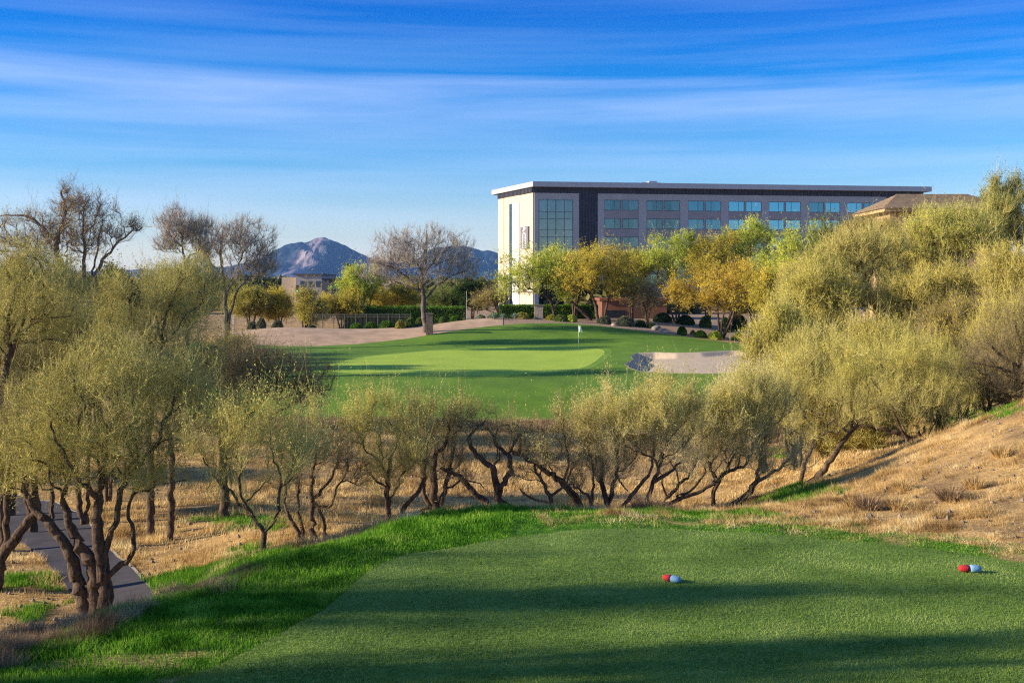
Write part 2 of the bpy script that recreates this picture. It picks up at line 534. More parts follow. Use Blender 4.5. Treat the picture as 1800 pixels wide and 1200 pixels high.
def ground_mat():
    m, nt, out = new_mat('ground_soil')
    b = N(nt, 'ShaderNodeBsdfPrincipled'); b.inputs['Roughness'].default_value = 0.95; b.inputs['Specular IOR Level'].default_value = 0.1
    n1 = noise_node(nt, 0.6, 6, 0.65); n2 = noise_node(nt, 14, 5, 0.7); n3 = noise_node(nt, 3.0, 5, 0.7)
    straw = ramp(nt, [(0.30, (0.18, 0.105, 0.04, 1)), (0.48, (0.42, 0.27, 0.11, 1)), (0.66, (0.64, 0.45, 0.20, 1))])
    s = N(nt, 'ShaderNodeMath', operation='MULTIPLY_ADD'); s.inputs[1].default_value = 0.6
    s2 = N(nt, 'ShaderNodeMath', operation='MULTIPLY'); s2.inputs[1].default_value = 0.4
    nt.links.new(n3.outputs['Fac'], s2.inputs[0]); nt.links.new(n2.outputs['Fac'], s.inputs[0]); nt.links.new(s2.outputs[0], s.inputs[2])
    nt.links.new(s.outputs[0], straw.inputs[0])
    soil = ramp(nt, [(0.3, (0.055, 0.034, 0.024, 1)), (0.7, (0.16, 0.10, 0.07, 1))]); nt.links.new(n2.outputs['Fac'], soil.inputs[0])
    pick = ramp(nt, [(0.38, (1, 1, 1, 1)), (0.55, (0, 0, 0, 1))]); nt.links.new(n1.outputs['Fac'], pick.inputs[0])
    mulp = N(nt, 'ShaderNodeMath', operation='MULTIPLY'); mulp.inputs[1].default_value = 0.6; nt.links.new(pick.outputs[0], mulp.inputs[0])
    c = mixrgb(nt, straw.outputs[0], soil.outputs[0], mulp.outputs[0])
    grn = ramp(nt, [(0.3, (0.02, 0.06, 0.008, 1)), (0.5, (0.06, 0.16, 0.018, 1)), (0.7, (0.15, 0.26, 0.04, 1))]); nt.links.new(s.outputs[0], grn.inputs[0])
    ag = N(nt, 'ShaderNodeAttribute'); ag.attribute_name = 'lush'
    ad = N(nt, 'ShaderNodeAttribute'); ad.attribute_name = 'dirt'
    ar = N(nt, 'ShaderNodeAttribute'); ar.attribute_name = 'ridge'
    c = mixrgb(nt, c, grn.outputs[0], ag.outputs['Fac'])
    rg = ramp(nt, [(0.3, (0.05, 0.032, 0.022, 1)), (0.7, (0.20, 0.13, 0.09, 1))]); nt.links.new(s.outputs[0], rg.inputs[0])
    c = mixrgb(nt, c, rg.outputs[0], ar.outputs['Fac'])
    dt = ramp(nt, [(0.3, (0.24, 0.16, 0.11, 1)), (0.7, (0.42, 0.30, 0.21, 1))]); nt.links.new(s.outputs[0], dt.inputs[0])
    c = mixrgb(nt, c, dt.outputs[0], ad.outputs['Fac'])
    nt.links.new(c, b.inputs['Base Color'])
    bp = N(nt, 'ShaderNodeBump'); bp.inputs['Strength'].default_value = 0.7; bp.inputs['Distance'].default_value = 0.06
    nt.links.new(n2.outputs['Fac'], bp.inputs['Height']); nt.links.new(bp.outputs[0], b.inputs['Normal'])
    nt.links.new(b.outputs[0], out.inputs[0])
    return m


def lush_mask(x, y):
    d = poly_dist(x, y, LUSH_POLY); ins = in_poly(x, y, LUSH_POLY)
    s = np.where(ins, d, -d) + fbm(x, y, 1.3, 3) * 0.8
    g = np.clip(s / 0.5 + 0.5, 0, 1)
    # worn straw strip along the middle of the border on the right
    for pl in GREENPATCH:
        d = poly_dist(x, y, pl); ins = in_poly(x, y, pl)
        g = np.maximum(g, np.clip((np.where(ins, d, -d) + fbm(x, y, 1.3, 3) * 1.2) / 0.8 + 0.5, 0, 1))
    td = poly_dist(x, y, TEE_POLY)
    bare = np.clip(1 - np.abs(td - 1.1 - fbm(x, y, 0.8, 3) * 0.8) / 0.35, 0, 1) * np.clip((x - .5) / 1.5, 0, 1)
    right = np.clip((x - 3.5) / 4.5, 0, 1)
    g = g * (1 - 0.85 * bare) * (1 - right * np.clip(0.35 + 1.6 * fbm(x + 5, y, 1.1, 4), 0, 0.85))
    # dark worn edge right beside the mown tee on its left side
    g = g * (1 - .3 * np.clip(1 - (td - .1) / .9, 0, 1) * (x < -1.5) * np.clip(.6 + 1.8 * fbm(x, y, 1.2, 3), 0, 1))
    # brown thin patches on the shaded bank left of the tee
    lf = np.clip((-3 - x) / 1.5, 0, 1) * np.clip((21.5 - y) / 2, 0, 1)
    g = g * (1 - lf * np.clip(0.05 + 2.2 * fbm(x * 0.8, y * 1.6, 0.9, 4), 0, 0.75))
    return g


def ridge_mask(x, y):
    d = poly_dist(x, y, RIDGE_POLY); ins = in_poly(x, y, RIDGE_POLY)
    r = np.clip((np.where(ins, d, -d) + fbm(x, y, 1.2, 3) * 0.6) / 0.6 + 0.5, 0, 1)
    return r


M_GROUND = ground_mat()
M_TEE = turf_mat('tee_turf', (0.095, 0.165, 0.030, 1), (0.145, 0.240, 0.045, 1), (0.210, 0.310, 0.065, 1), (0.28, 0.38, 0.16, 1), 45, 0.7)
M_FAIR = turf_mat('fairway_grass', (0.070, 0.150, 0.008, 1), (0.110, 0.220, 0.012, 1), (0.170, 0.290, 0.018, 1), (0.10, 0.20, 0.03, 1), 9, 0.35)
M_GREEN = turf_mat('green_turf', (0.27, 0.40, 0.035, 1), (0.33, 0.46, 0.045, 1), (0.38, 0.50, 0.06, 1), (0.24, 0.36, 0.06, 1), 12, 0.1)
M_FRINGE = turf_mat('fringe_turf', (0.10, 0.20, 0.016, 1), (0.14, 0.27, 0.022, 1), (0.19, 0.32, 0.03, 1), (0.2, 0.33, 0.05, 1), 12, 0.1)
M_SAND = simple('bunker_sand', (0.44, 0.355, 0.26), 0.95, var=0.1, scale=1.5, bump=0.4, bscale=12)
M_DIRT = simple('pale_dirt', (0.42, 0.29, 0.19), 0.95, var=0.22, scale=0.8, bump=0.6, bscale=6)
M_ASPH = simple('path_asphalt', (0.055, 0.052, 0.062), 0.9, var=0.2, scale=2.5, bump=0.4, bscale=60)
M_KERB = simple('pale_concrete', (0.42, 0.36, 0.28), 0.9, var=0.15, scale=5, bump=0.3)


def build_ground():
    ys = np.concatenate([np.linspace(-19, 9, 30), np.geomspace(9.2, 262, 880)[0:], [290, 340, 420, 560, 800, 1200, 2000, 3500, 5200, 7600]])
    u = np.linspace(-1, 1, 560)
    s = 1.25 * (0.34 * u + 0.66 * u ** 3)
    Y, S = np.meshgrid(ys, s, indexing='ij')
    X = S * (np.maximum(Y, -12) + 22)
    Z = height(X, Y)
    ins = in_poly(X, Y, FAIR_POLY) & (poly_dist_fast(X, Y))
    Z = np.where(ins, Z - 0.05, Z)
    bm_ = (np.abs(Y - 86) < 16) & (np.abs(X - 13) < 16); zb_ = Z[bm_]; zb_[in_poly(X[bm_], Y[bm_], BUNK)] -= .6; Z[bm_] = zb_
    mk_ = (Y < 26) & (Y > 8.8)
    xx, yy = X[mk_], Y[mk_]
    ti = in_poly(xx, yy, TEE_POLY) & (poly_dist(xx, yy, TEE_POLY) > 0.08)
    zz = Z[mk_]; zz[ti] -= 0.06; Z[mk_] = zz
    lush = np.zeros(X.shape); ridge = np.zeros(X.shape); dirt = np.zeros(X.shape)
    m = Y < 66
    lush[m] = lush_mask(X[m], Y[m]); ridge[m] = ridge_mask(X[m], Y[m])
    # ground beyond the fairway: pale gravel under the plants
    dirt = np.clip((Y - 108) / 6, 0, 1) * np.clip(1 - (Y - 200) / 60, 0.4, 1)
    far_left = np.clip((-14 - X) / 6, 0, 1)
    dirt *= 1 - 0.7 * far_left
    nx, ny = X.shape
    idx = np.arange(nx * ny).reshape(nx, ny)
    Fq = np.stack([idx[:-1, :-1], idx[:-1, 1:], idx[1:, 1:], idx[1:, :-1]], -1).reshape(-1, 4)
    o = mk('ground', np.stack([X, Y, Z], -1).reshape(-1, 3), [(Fq, 0)], M_GROUND, smooth=True,
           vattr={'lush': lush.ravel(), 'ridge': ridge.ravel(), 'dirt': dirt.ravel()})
    tag(o, kind='structure')


def poly_dist_fast(X, Y):
    out = np.ones(X.shape, bool)
    m = (Y > 58) & (Y < 122) & (np.abs(X) < 50)
    d = poly_dist(X[m], Y[m], FAIR_POLY)
    out[m] = d > 1.0
    return out


build_ground()
strip_sheet('tee_turf', [(x, 9.0) for x, y in tee_edge], tee_edge, 260, 60, 0.025, M_TEE, skirt=0.1, smooth=1)
strip_sheet('fairway', NEAR_EDGE, FAR_EDGE, 330, 320, 0.05, M_FAIR, skirt=0.3, cut=BUNK)
GREEN_PX = [(560, 653), (575, 641), (640, 628), (750, 617), (900, 611), (1010, 609), (1062, 613), (1064, 622), (1046, 638), (1030, 648), (980, 656), (880, 661), (760, 662), (650, 660)]
GREEN_POLY = [fpt(px, py, 70, 103) for px, py in GREEN_PX]
disc_sheet('green_fringe', [tuple(np.mean(GREEN_POLY, axis=0) + (np.array(p) - np.mean(GREEN_POLY, axis=0)) * 1.07) for p in GREEN_POLY], 0.058, M_FRINGE, rings=50, n=260, smooth=60)
disc_sheet('putting_green', GREEN_POLY, 0.068, M_GREEN, rings=50, n=260, smooth=60)
disc_sheet('bunker_sand', BUNK, 0.06, M_SAND, rings=60, n=320)
# pale sandy mound with the dirt path climbing to the right
MT = [(385, 593), (440, 579), (500, 573), (560, 575), (620, 581), (700, 584), (745, 580), (800, 568), (858, 557), (884, 560)]
mt = []
for px, py in MT:
    x, y = fpt(px, py, 106, 121); mt.append((x + 4.0 * (px - CX) / F, y + 4.0))
mb = []
for (px, _) in MT:
    i = np.interp(px, [p[0] for p in FT], range(len(FT)))
    a = np.array(FAR_EDGE)
    k = int(i); t = i - k
    mb.append(tuple(a[k] * (1 - t) + a[min(k + 1, len(a) - 1)] * t + np.array([0, -0.3])))
strip_sheet('sandy_mound', mb, mt, 120, 40, 0.035, M_DIRT, wob=0.15)
# cart path
R_ = gpoly([(272, 1048), (240, 1010), (215, 985), (190, 967), (165, 935), (140, 905), (95, 884), (30, 872), (-60, 866)])
L_ = gpoly([(142, 1062), (126, 1040), (100, 1010), (67, 973), (40, 955), (10, 935), (-30, 918), (-120, 905), (-260, 890)])
R_ = [(R_[0][0] + 0.5, R_[0][1] - 1.8)] + R_
L_ = [(L_[0][0] + 0.5, L_[0][1] - 1.2)] + L_
strip_sheet('cart_path', L_, R_, 160, 24, 0.05, M_ASPH)
kb = smooth_line(R_, 140, 2)
kz = height(kb[:, 0], kb[:, 1])
t = np.gradient(kb, axis=0); t /= np.linalg.norm(t, axis=1)[:, None]; nn = np.stack([-t[:, 1], t[:, 0]], 1)
prof = [(-0.01, -0.1), (-0.01, 0.03), (0.01, 0.045), (0.10, 0.045), (0.12, 0.03), (0.12, -0.1)]
V = np.stack([np.column_stack([kb - nn * (a), kz + b]) for a, b in prof], 1).reshape(-1, 3)
idx = np.arange(len(V)).reshape(len(kb), 6)
Fq = np.stack([idx[:-1, :-1], idx[1:, :-1], idx[1:, 1:], idx[:-1, 1:]], -1).reshape(-1, 4)
tag(mk('path_kerb', V, [(Fq, 0)], M_KERB, smooth=False), kind='structure')


# ------------------------------------------------------------------ sky, sun, haze, camera
SUN_EL, SUN_AZ = math.radians(18.5), math.radians(-97.0)   # azimuth from +Y, positive to the right
TO_SUN = Vector((math.cos(SUN_EL) * math.sin(SUN_AZ), math.cos(SUN_EL) * math.cos(SUN_AZ), math.sin(SUN_EL)))
w = bpy.data.worlds.new('World'); SC.world = w; w.use_nodes = True
nt = w.node_tree; nt.nodes.clear()
wo = nt.nodes.new('ShaderNodeOutputWorld'); bg = nt.nodes.new('ShaderNodeBackground'); bg.inputs['Strength'].default_value = 0.12
sky = nt.nodes.new('ShaderNodeTexSky'); sky.sky_type = 'NISHITA'; sky.sun_disc = False
sky.sun_elevation = SUN_EL; sky.sun_rotation = SUN_AZ; sky.air_density = 1.0; sky.dust_density = 0.6; sky.ozone_density = 3.0; sky.altitude = 500
tc = nt.nodes.new('ShaderNodeTexCoord')
sep = nt.nodes.new('ShaderNodeSeparateXYZ'); nt.links.new(tc.outputs['Generated'], sep.inputs[0])
# deeper blue away from the horizon, as a polarised desert winter sky; zenith out of view paled for brighter fill
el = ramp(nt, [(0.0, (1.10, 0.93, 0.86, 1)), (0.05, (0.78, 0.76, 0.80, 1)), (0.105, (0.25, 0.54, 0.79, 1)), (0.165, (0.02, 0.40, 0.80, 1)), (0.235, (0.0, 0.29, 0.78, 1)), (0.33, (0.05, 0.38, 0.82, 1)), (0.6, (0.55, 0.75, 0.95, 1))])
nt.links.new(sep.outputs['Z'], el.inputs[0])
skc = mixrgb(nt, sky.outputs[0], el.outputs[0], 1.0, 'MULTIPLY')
# streaked high cloud: long in the horizontal, thin in elevation
mp = nt.nodes.new('ShaderNodeMapping'); mp.inputs['Scale'].default_value = (1.5, 1.5, 24.0); mp.inputs['Location'].default_value = (0.4, 0.1, 1.3); mp.inputs['Rotation'].default_value = (0, math.radians(0.6), 0)
nt.links.new(tc.outputs['Generated'], mp.inputs['Vector'])
cn = N(nt, 'ShaderNodeTexNoise'); cn.inputs['Scale'].default_value = 1.0; cn.inputs['Detail'].default_value = 6; cn.inputs['Roughness'].default_value = 0.55; cn.inputs['Distortion'].default_value = 0.25
nt.links.new(mp.outputs[0], cn.inputs['Vector'])
cr = ramp(nt, [(0.44, (0, 0, 0, 1)), (0.72, (1, 1, 1, 1))]); nt.links.new(cn.outputs['Fac'], cr.inputs[0])
# where the banks lie in elevation
band = ramp(nt, [(0.0, (0.4, 0.4, 0.4, 1)), (0.075, (0.5, 0.5, 0.5, 1)), (0.125, (0.42, 0.42, 0.42, 1)), (0.145, (0.75, 0.75, 0.75, 1)), (0.168, (1, 1, 1, 1)), (0.195, (0.4, 0.4, 0.4, 1)), (0.212, (0.08, 0.08, 0.08, 1)), (1.0, (0.1, 0.1, 0.1, 1))])
nt.links.new(sep.outputs['Z'], band.inputs[0])
cm = N(nt, 'ShaderNodeMath', operation='MULTIPLY'); nt.links.new(cr.outputs[0], cm.inputs[0]); nt.links.new(band.outputs[0], cm.inputs[1])
cm2 = N(nt, 'ShaderNodeMath', operation='MULTIPLY'); cm2.inputs[1].default_value = 0.50; nt.links.new(cm.outputs[0], cm2.inputs[0])
mp2 = nt.nodes.new('ShaderNodeMapping'); mp2.inputs['Scale'].default_value = (2.2, 2.2, 60.0); mp2.inputs['Rotation'].default_value = (0, math.radians(-0.4), 0)
nt.links.new(tc.outputs['Generated'], mp2.inputs['Vector'])
cn2 = N(nt, 'ShaderNodeTexNoise'); cn2.inputs['Scale'].default_value = 1.0; cn2.inputs['Detail'].default_value = 5
nt.links.new(mp2.outputs[0], cn2.inputs['Vector'])
cr2 = ramp(nt, [(0.45, (0, 0, 0, 1)), (0.75, (.14, .14, .14, 1))]); nt.links.new(cn2.outputs['Fac'], cr2.inputs[0])
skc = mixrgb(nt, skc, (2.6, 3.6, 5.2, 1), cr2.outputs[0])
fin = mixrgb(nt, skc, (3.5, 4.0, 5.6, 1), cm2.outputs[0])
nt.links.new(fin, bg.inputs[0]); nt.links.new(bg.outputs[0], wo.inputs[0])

w.cycles.sampling_method = 'NONE'
sl = bpy.data.lights.new('sun', 'SUN'); sl.energy = 5.0; sl.angle = math.radians(0.6); sl.color = (1.0, 0.83, 0.60)
so = bpy.data.objects.new('sun', sl); COL.objects.link(so)
so.rotation_euler = (-TO_SUN).to_track_quat('-Z', 'Y').to_euler(); so.location = (-60, 0, 40)

cam = bpy.data.cameras.new('camera'); co = bpy.data.objects.new('camera', cam); COL.objects.link(co)
cam.lens = 40.0; cam.sensor_width = 36.0; cam.shift_y = -100.0 / 1800.0; cam.clip_end = 20000; cam.clip_start = 0.1
co.location = (0, 0, CAMZ); co.rotation_euler = (math.radians(90), 0, 0); SC.camera = co
SC.view_settings.view_transform = 'Standard'; SC.view_settings.look = 'None'; SC.view_settings.exposure = 1.02; SC.view_settings.gamma = 1.0
SC.cycles.max_bounces = 6; SC.cycles.diffuse_bounces = 3; SC.cycles.glossy_bounces = 2; SC.cycles.transparent_max_bounces = 8; SC.cycles.volume_bounces = 0
SC.cycles.use_denoising = DENOISE; SC.cycles.denoising_prefilter = 'NONE'; SC.cycles.denoising_input_passes = 'RGB_ALBEDO'; SC.cycles.pixel_filter_type = 'BLACKMAN_HARRIS'; SC.cycles.filter_width = 1.25

# air: one even, thin volume round the whole place
hz, hnt, hout = new_mat('thin_air')
pv = hnt.nodes.new('ShaderNodeVolumePrincipled'); pv.inputs['Color'].default_value = (0.22, 0.48, 1.0, 1); pv.inputs['Density'].default_value = 0.00005; pv.inputs['Anisotropy'].default_value = 0.0
hnt.links.new(pv.outputs[0], hout.inputs['Volume'])
if HAZE:
    hb = MB().box(-9000, 9000, -60, 7700, -6, 330).build('haze', hz); tag(hb, kind='stuff')


# ------------------------------------------------------------------ distant mountain
def build_mountain():
    S = np.array([(0, 478), (150, 474), (300, 470), (400, 466), (440, 458), (465, 449), (480, 440), (500, 430), (525, 424), (545, 419), (556, 416.5), (568, 417), (582, 420), (597, 424), (615, 434), (635, 444), (665, 455), (700, 462), (735, 452), (752, 441),
                  (770, 434), (790, 431), (812, 431), (835, 434), (850, 437), (862, 435), (875, 439), (900, 446), (950, 458), (1050, 470), (1250, 478), (1500, 485)], float)
    D = 6000.0
    px = np.linspace(0, 1500, 460); X = (px - CX) / F * D
    Hs = (YH - np.interp(px, S[:, 0], S[:, 1])) / F * D
    Hs += fbm(X, X * 0, 0.02, 4) * 9
    y = np.linspace(-1300, 1300, 170)
    XX, YY = np.meshgrid(X, y, indexing='ij')
    wob = fbm(XX, YY, 0.002, 3) * 260
    n = YY / (500 + 2.2 * Hs[:, None]) 
    prof = np.clip(1 - np.abs(n) ** 1.15, 0, 1)
    rid = 1 - np.abs(fbm(XX + wob, YY * 0.6 + wob * 0.4, 0.0045, 5) * 2)
    Z = Hs[:, None] * prof * (1 - (1 - rid) * 0.75 * np.clip(np.abs(n) * 3, 0, 1)) + fbm(XX, YY, 0.012, 3) * 12 * prof
    Z = np.where(np.abs(n) > 0.97, -3, Z)
    V = np.stack([XX, YY + D, Z], -1).reshape(-1, 3)
    idx = np.arange(XX.size).reshape(XX.shape)
    Fq = np.stack([idx[:-1, :-1], idx[1:, :-1], idx[1:, 1:], idx[:-1, 1:]], -1).reshape(-1, 4)
    m, nt, out = new_mat('mountain_rock')
    b = N(nt, 'ShaderNodeBsdfPrincipled'); b.inputs['Roughness'].default_value = 0.95; b.inputs['Specular IOR Level'].default_value = 0.05
    n1 = noise_node(nt, 0.006, 8, 0.65); n2 = noise_node(nt, 0.03, 6, 0.7)
    r = ramp(nt, [(0.35, (0.012, 0.024, 0.040, 1)), (0.55, (0.026, 0.042, 0.062, 1)), (0.75, (0.07, 0.075, 0.09, 1))])  # blue of the distant air put into the rock colour, besides the haze volume
    nt.links.new(n2.outputs['Fac'], r.inputs[0])
    # pale rock scar below the summit
    tc = nt.nodes.new('ShaderNodeTexCoord'); sp = nt.nodes.new('ShaderNodeSeparateXYZ'); nt.links.new(tc.outputs['Object'], sp.inputs[0])
    dx = N(nt, 'ShaderNodeMath', operation='SUBTRACT'); dx.inputs[1].default_value = (563 - CX) / F * D
    nt.links.new(sp.outputs['X'], dx.inputs[0])
    nn_ = N(nt, 'ShaderNodeMath', operation='MULTIPLY_ADD'); nn_.inputs[1].default_value = 260; nn_.inputs[2].default_value = -130; nt.links.new(n1.outputs['Fac'], nn_.inputs[0])
    sm = N(nt, 'ShaderNodeMath', operation='ADD'); nt.links.new(dx.outputs[0], sm.inputs[0]); nt.links.new(nn_.outputs[0], sm.inputs[1])
    ab = N(nt, 'ShaderNodeMath', operation='ABSOLUTE'); nt.links.new(sm.outputs[0], ab.inputs[0])
    mr = nt.nodes.new('ShaderNodeMapRange'); mr.inputs[1].default_value = 20; mr.inputs[2].default_value = 75; mr.inputs[3].default_value = 0.95; mr.inputs[4].default_value = 0
    nt.links.new(ab.outputs[0], mr.inputs[0])
    mm = N(nt, 'ShaderNodeMath', operation='MULTIPLY'); nt.links.new(mr.outputs[0], mm.inputs[0])
    rr = ramp(nt, [(0.35, (0.35, 0.35, 0.35, 1)), (0.55, (1, 1, 1, 1))]); nt.links.new(n2.outputs['Fac'], rr.inputs[0]); nt.links.new(rr.outputs[0], mm.inputs[1])
    c = mixrgb(nt, r.outputs[0], (0.30, 0.235, 0.24, 1), mm.outputs[0])
    nt.links.new(c, b.inputs['Base Color']); nt.links.new(b.outputs[0], out.inputs[0])
    o = mk('mountain', V, [(Fq, 0)], m, smooth=False)
    tag(o, kind='structure')


build_mountain()
# ------------------------------------------------------------------ trees
def bark_mat(name, lo, hi, scale=9.0):
    m, nt, out = new_mat(name)
    b = N(nt, 'ShaderNodeBsdfPrincipled'); b.inputs['Roughness'].default_value = 0.9; b.inputs['Specular IOR Level'].default_value = 0.1
    n = noise_node(nt, scale, 6, 0.7, vec_scale=(1.6, 1.6, 0.45))
    r = ramp(nt, [(0.35, lo + (1,)), (0.65, hi + (1,))]); nt.links.new(n.outputs['Fac'], r.inputs[0]); nt.links.new(r.outputs[0], b.inputs['Base Color'])
    bp = N(nt, 'ShaderNodeBump'); bp.inputs['Strength'].default_value = 0.9; bp.inputs['Distance'].default_value = 0.05
    nt.links.new(n.outputs['Fac'], bp.inputs['Height']); nt.links.new(bp.outputs[0], b.inputs['Normal'])
    nt.links.new(b.outputs[0], out.inputs[0]); return m


BK_DARK = bark_mat('dark_bark', (0.035, 0.024, 0.018), (0.17, 0.12, 0.085))
BK_GREY = bark_mat('grey_bark', (0.10, 0.085, 0.075), (0.30, 0.26, 0.22))
BK_BROWN = bark_mat('brown_grey_bark', (0.055, 0.042, 0.04), (0.20, 0.16, 0.14))
BK_OLIVE = bark_mat('olive_bark', (0.06, 0.055, 0.025), (0.20, 0.17, 0.09))
TW_DARK = simple('dark_twigs', (0.28, 0.22, 0.115), 0.9, var=0.3, scale=3)
TW_BROWN = simple('brown_twigs', (0.22, 0.165, 0.13), 0.9, var=0.3, scale=3)
TW_GREY = simple('grey_tan_twigs', (0.38, 0.32, 0.27), 0.9, var=0.25, scale=2)
TW_PALE = simple('pale_twigs', (0.54, 0.47, 0.26), 0.9, var=0.25, scale=2)
TW_OLIVE = simple('olive_twigs', (0.50, 0.44, 0.15), 0.9, var=0.25, scale=2)
c4 = lambda *a: tuple(a) + (1,)
LF = {
    'moss': leaf_mat('moss_leaf', [c4(.05, .065, .018), c4(.17, .19, .045), c4(.36, .36, .09), c4(.60, .56, .19)]),
    'olive': leaf_mat('olive_leaf', [c4(.09, .085, .018), c4(.26, .24, .045), c4(.48, .43, .085), c4(.72, .64, .17)]),
    'green': leaf_mat('green_leaf', [c4(0.041, 0.074, 0.019), c4(0.115, 0.176, 0.038), c4(0.203, 0.270, 0.061), c4(0.351, 0.365, 0.108)]),
    'yellow': leaf_mat('yellow_green_leaf', [c4(.18, .17, .03), c4(.40, .38, .06), c4(.62, .57, .11), c4(.80, .74, .22)], clump=0.5),
    'lime': leaf_mat('lime_leaf', [c4(0.162, 0.230, 0.027), c4(0.351, 0.446, 0.054), c4(0.567, 0.634, 0.095), c4(0.800, 0.800, 0.162)], clump=0.45),
    'gold': leaf_mat('golden_leaf', [c4(.19, .17, .02), c4(.44, .38, .045), c4(.66, .54, .07), c4(.80, .68, .14)], clump=0.45),
    'orange': leaf_mat('amber_leaf', [c4(.24, .16, .02), c4(.48, .33, .035), c4(.70, .51, .06), c4(.80, .66, .11)], clump=0.35),
    'dark': leaf_mat('dark_leaf', [c4(0.011, 0.024, 0.008), c4(0.030, 0.061, 0.016), c4(0.068, 0.115, 0.027), c4(0.121, 0.189, 0.041)], clump=0.6),
    'grey': leaf_mat('grey_green_leaf', [c4(0.041, 0.051, 0.034), c4(0.101, 0.115, 0.074), c4(0.176, 0.189, 0.115), c4(0.270, 0.270, 0.176)]),
    'pale': leaf_mat('pale_straw_leaf', [c4(.26, .22, .05), c4(.48, .44, .11), c4(.70, .64, .18), c4(.84, .78, .30)]),
}


def unit(v, ax=-1):
    return v / (np.linalg.norm(v, axis=ax, keepdims=True) + 1e-12)


def grow(seed, limbs, attract, bf=0.35, step=0.22, wob=0.05, rtip=0.006, rexp=0.46):
    """limbs: list of (pts (k,3), r0, r1); joins attractor points onto the limbs by a balanced spanning tree"""
    rg = np.random.default_rng(seed)
    pos, par, pl, rad = [], [], [], []
    for pts, r0, r1 in limbs:
        pts = np.array(pts, float)
        L = np.linalg.norm(np.diff(pts, axis=0), axis=1).sum()
        q = resample(pts, max(3, int(L / step) + 1))
        if len(q) > 4:
            for _ in range(1): q[1:-1] = (q[:-2] + 2 * q[1:-1] + q[2:]) / 4
        q[1:-1] += rg.normal(0, wob * 0.5, (len(q) - 2, 3)) * min(1, L)
        p = -1
        if pos:
            d = np.linalg.norm(np.array(pos) - q[0], axis=1); p = int(np.argmin(d))
            if d[p] > 0.05 and not (abs(q[0][2]) < 0.4 and d[p] > 0.5):
                pass
            if abs(q[0][2]) < 0.25 and d[p] > 0.12: p = -1
        for i, c in enumerate(q):
            if i == 0 and p >= 0 and d[p] < 0.04: continue
            pos.append(c); par.append(p); pl.append((pl[p] + np.linalg.norm(c - pos[p])) if p >= 0 else 0.0)
            rad.append(r0 + (r1 - r0) * i / (len(q) - 1))
            p = len(pos) - 1
    A = np.array(attract, float)
    cap = len(pos) + len(A) * 14
    PO = np.zeros((cap, 3)); PO[:len(pos)] = pos
    PA = np.full(cap, -1, int); PA[:len(pos)] = par
    PL = np.zeros(cap); PL[:len(pos)] = pl
    RD = np.zeros(cap); RD[:len(pos)] = rad
    n = len(pos)
    best = np.full(len(A), 1e9); bi = np.zeros(len(A), int)
    alive = np.ones(len(A), bool)

    def upd(lo, hi):
        for s in range(lo, hi, 64):
            e = min(hi, s + 64)
            D = np.linalg.norm(A[:, None] - PO[None, s:e], axis=2) + bf * PL[None, s:e] + np.clip(PO[None, s:e, 2] - A[:, None, 2], 0, 9) * 0.7
            k = np.argmin(D, 1); m = D[np.arange(len(A)), k]
            u = m < best; best[u] = m[u]; bi[u] = k[u] + s
    upd(0, n)
    for _ in range(len(A)):
        cst = np.where(alive, best - bf * PL[bi], 1e18)
        a = int(np.argmin(np.where(alive, best, 1e18))) if bf > 0.2 else int(np.argmin(cst))
        alive[a] = False
        p = int(bi[a]); v = A[a] - PO[p]; L = np.linalg.norm(v)
        if L < 0.03: continue
        k = max(1, int(L / step + 0.5)); k = min(k, 12)
        t0 = PO[p] - PO[PA[p]] if PA[p] >= 0 else np.array([0, 0, 1.0])
        t0 = t0 / (np.linalg.norm(t0) + 1e-9)
        lo = n
        for i in range(1, k + 1):
            t = i / k
            c = PO[p] * 0 + PO[int(bi[a])] + v * t + t0 * L * 0.35 * t * (1 - t) + np.array([0, 0, 1]) * 0.12 * L * t * (1 - t)
            if i < k: c = c + rg.normal(0, wob, 3) * min(1, L)
            PO[n] = c; PA[n] = p if i == 1 else n - 1; PL[n] = PL[PA[n]] + L / k
            n += 1
            if n >= cap - 1: break
        upd(lo, n)
        if n >= cap - 15: break
    PO, PA, RD = PO[:n], PA[:n], RD[:n]
    tips = np.zeros(n)
    child = np.bincount(PA[PA >= 0], minlength=n)
    tips[child == 0] = 1
    for i in range(n - 1, -1, -1):
        if PA[i] >= 0: tips[PA[i]] += tips[i]
    R = np.maximum(rtip * tips ** rexp, RD)
    return PO, PA, R, child


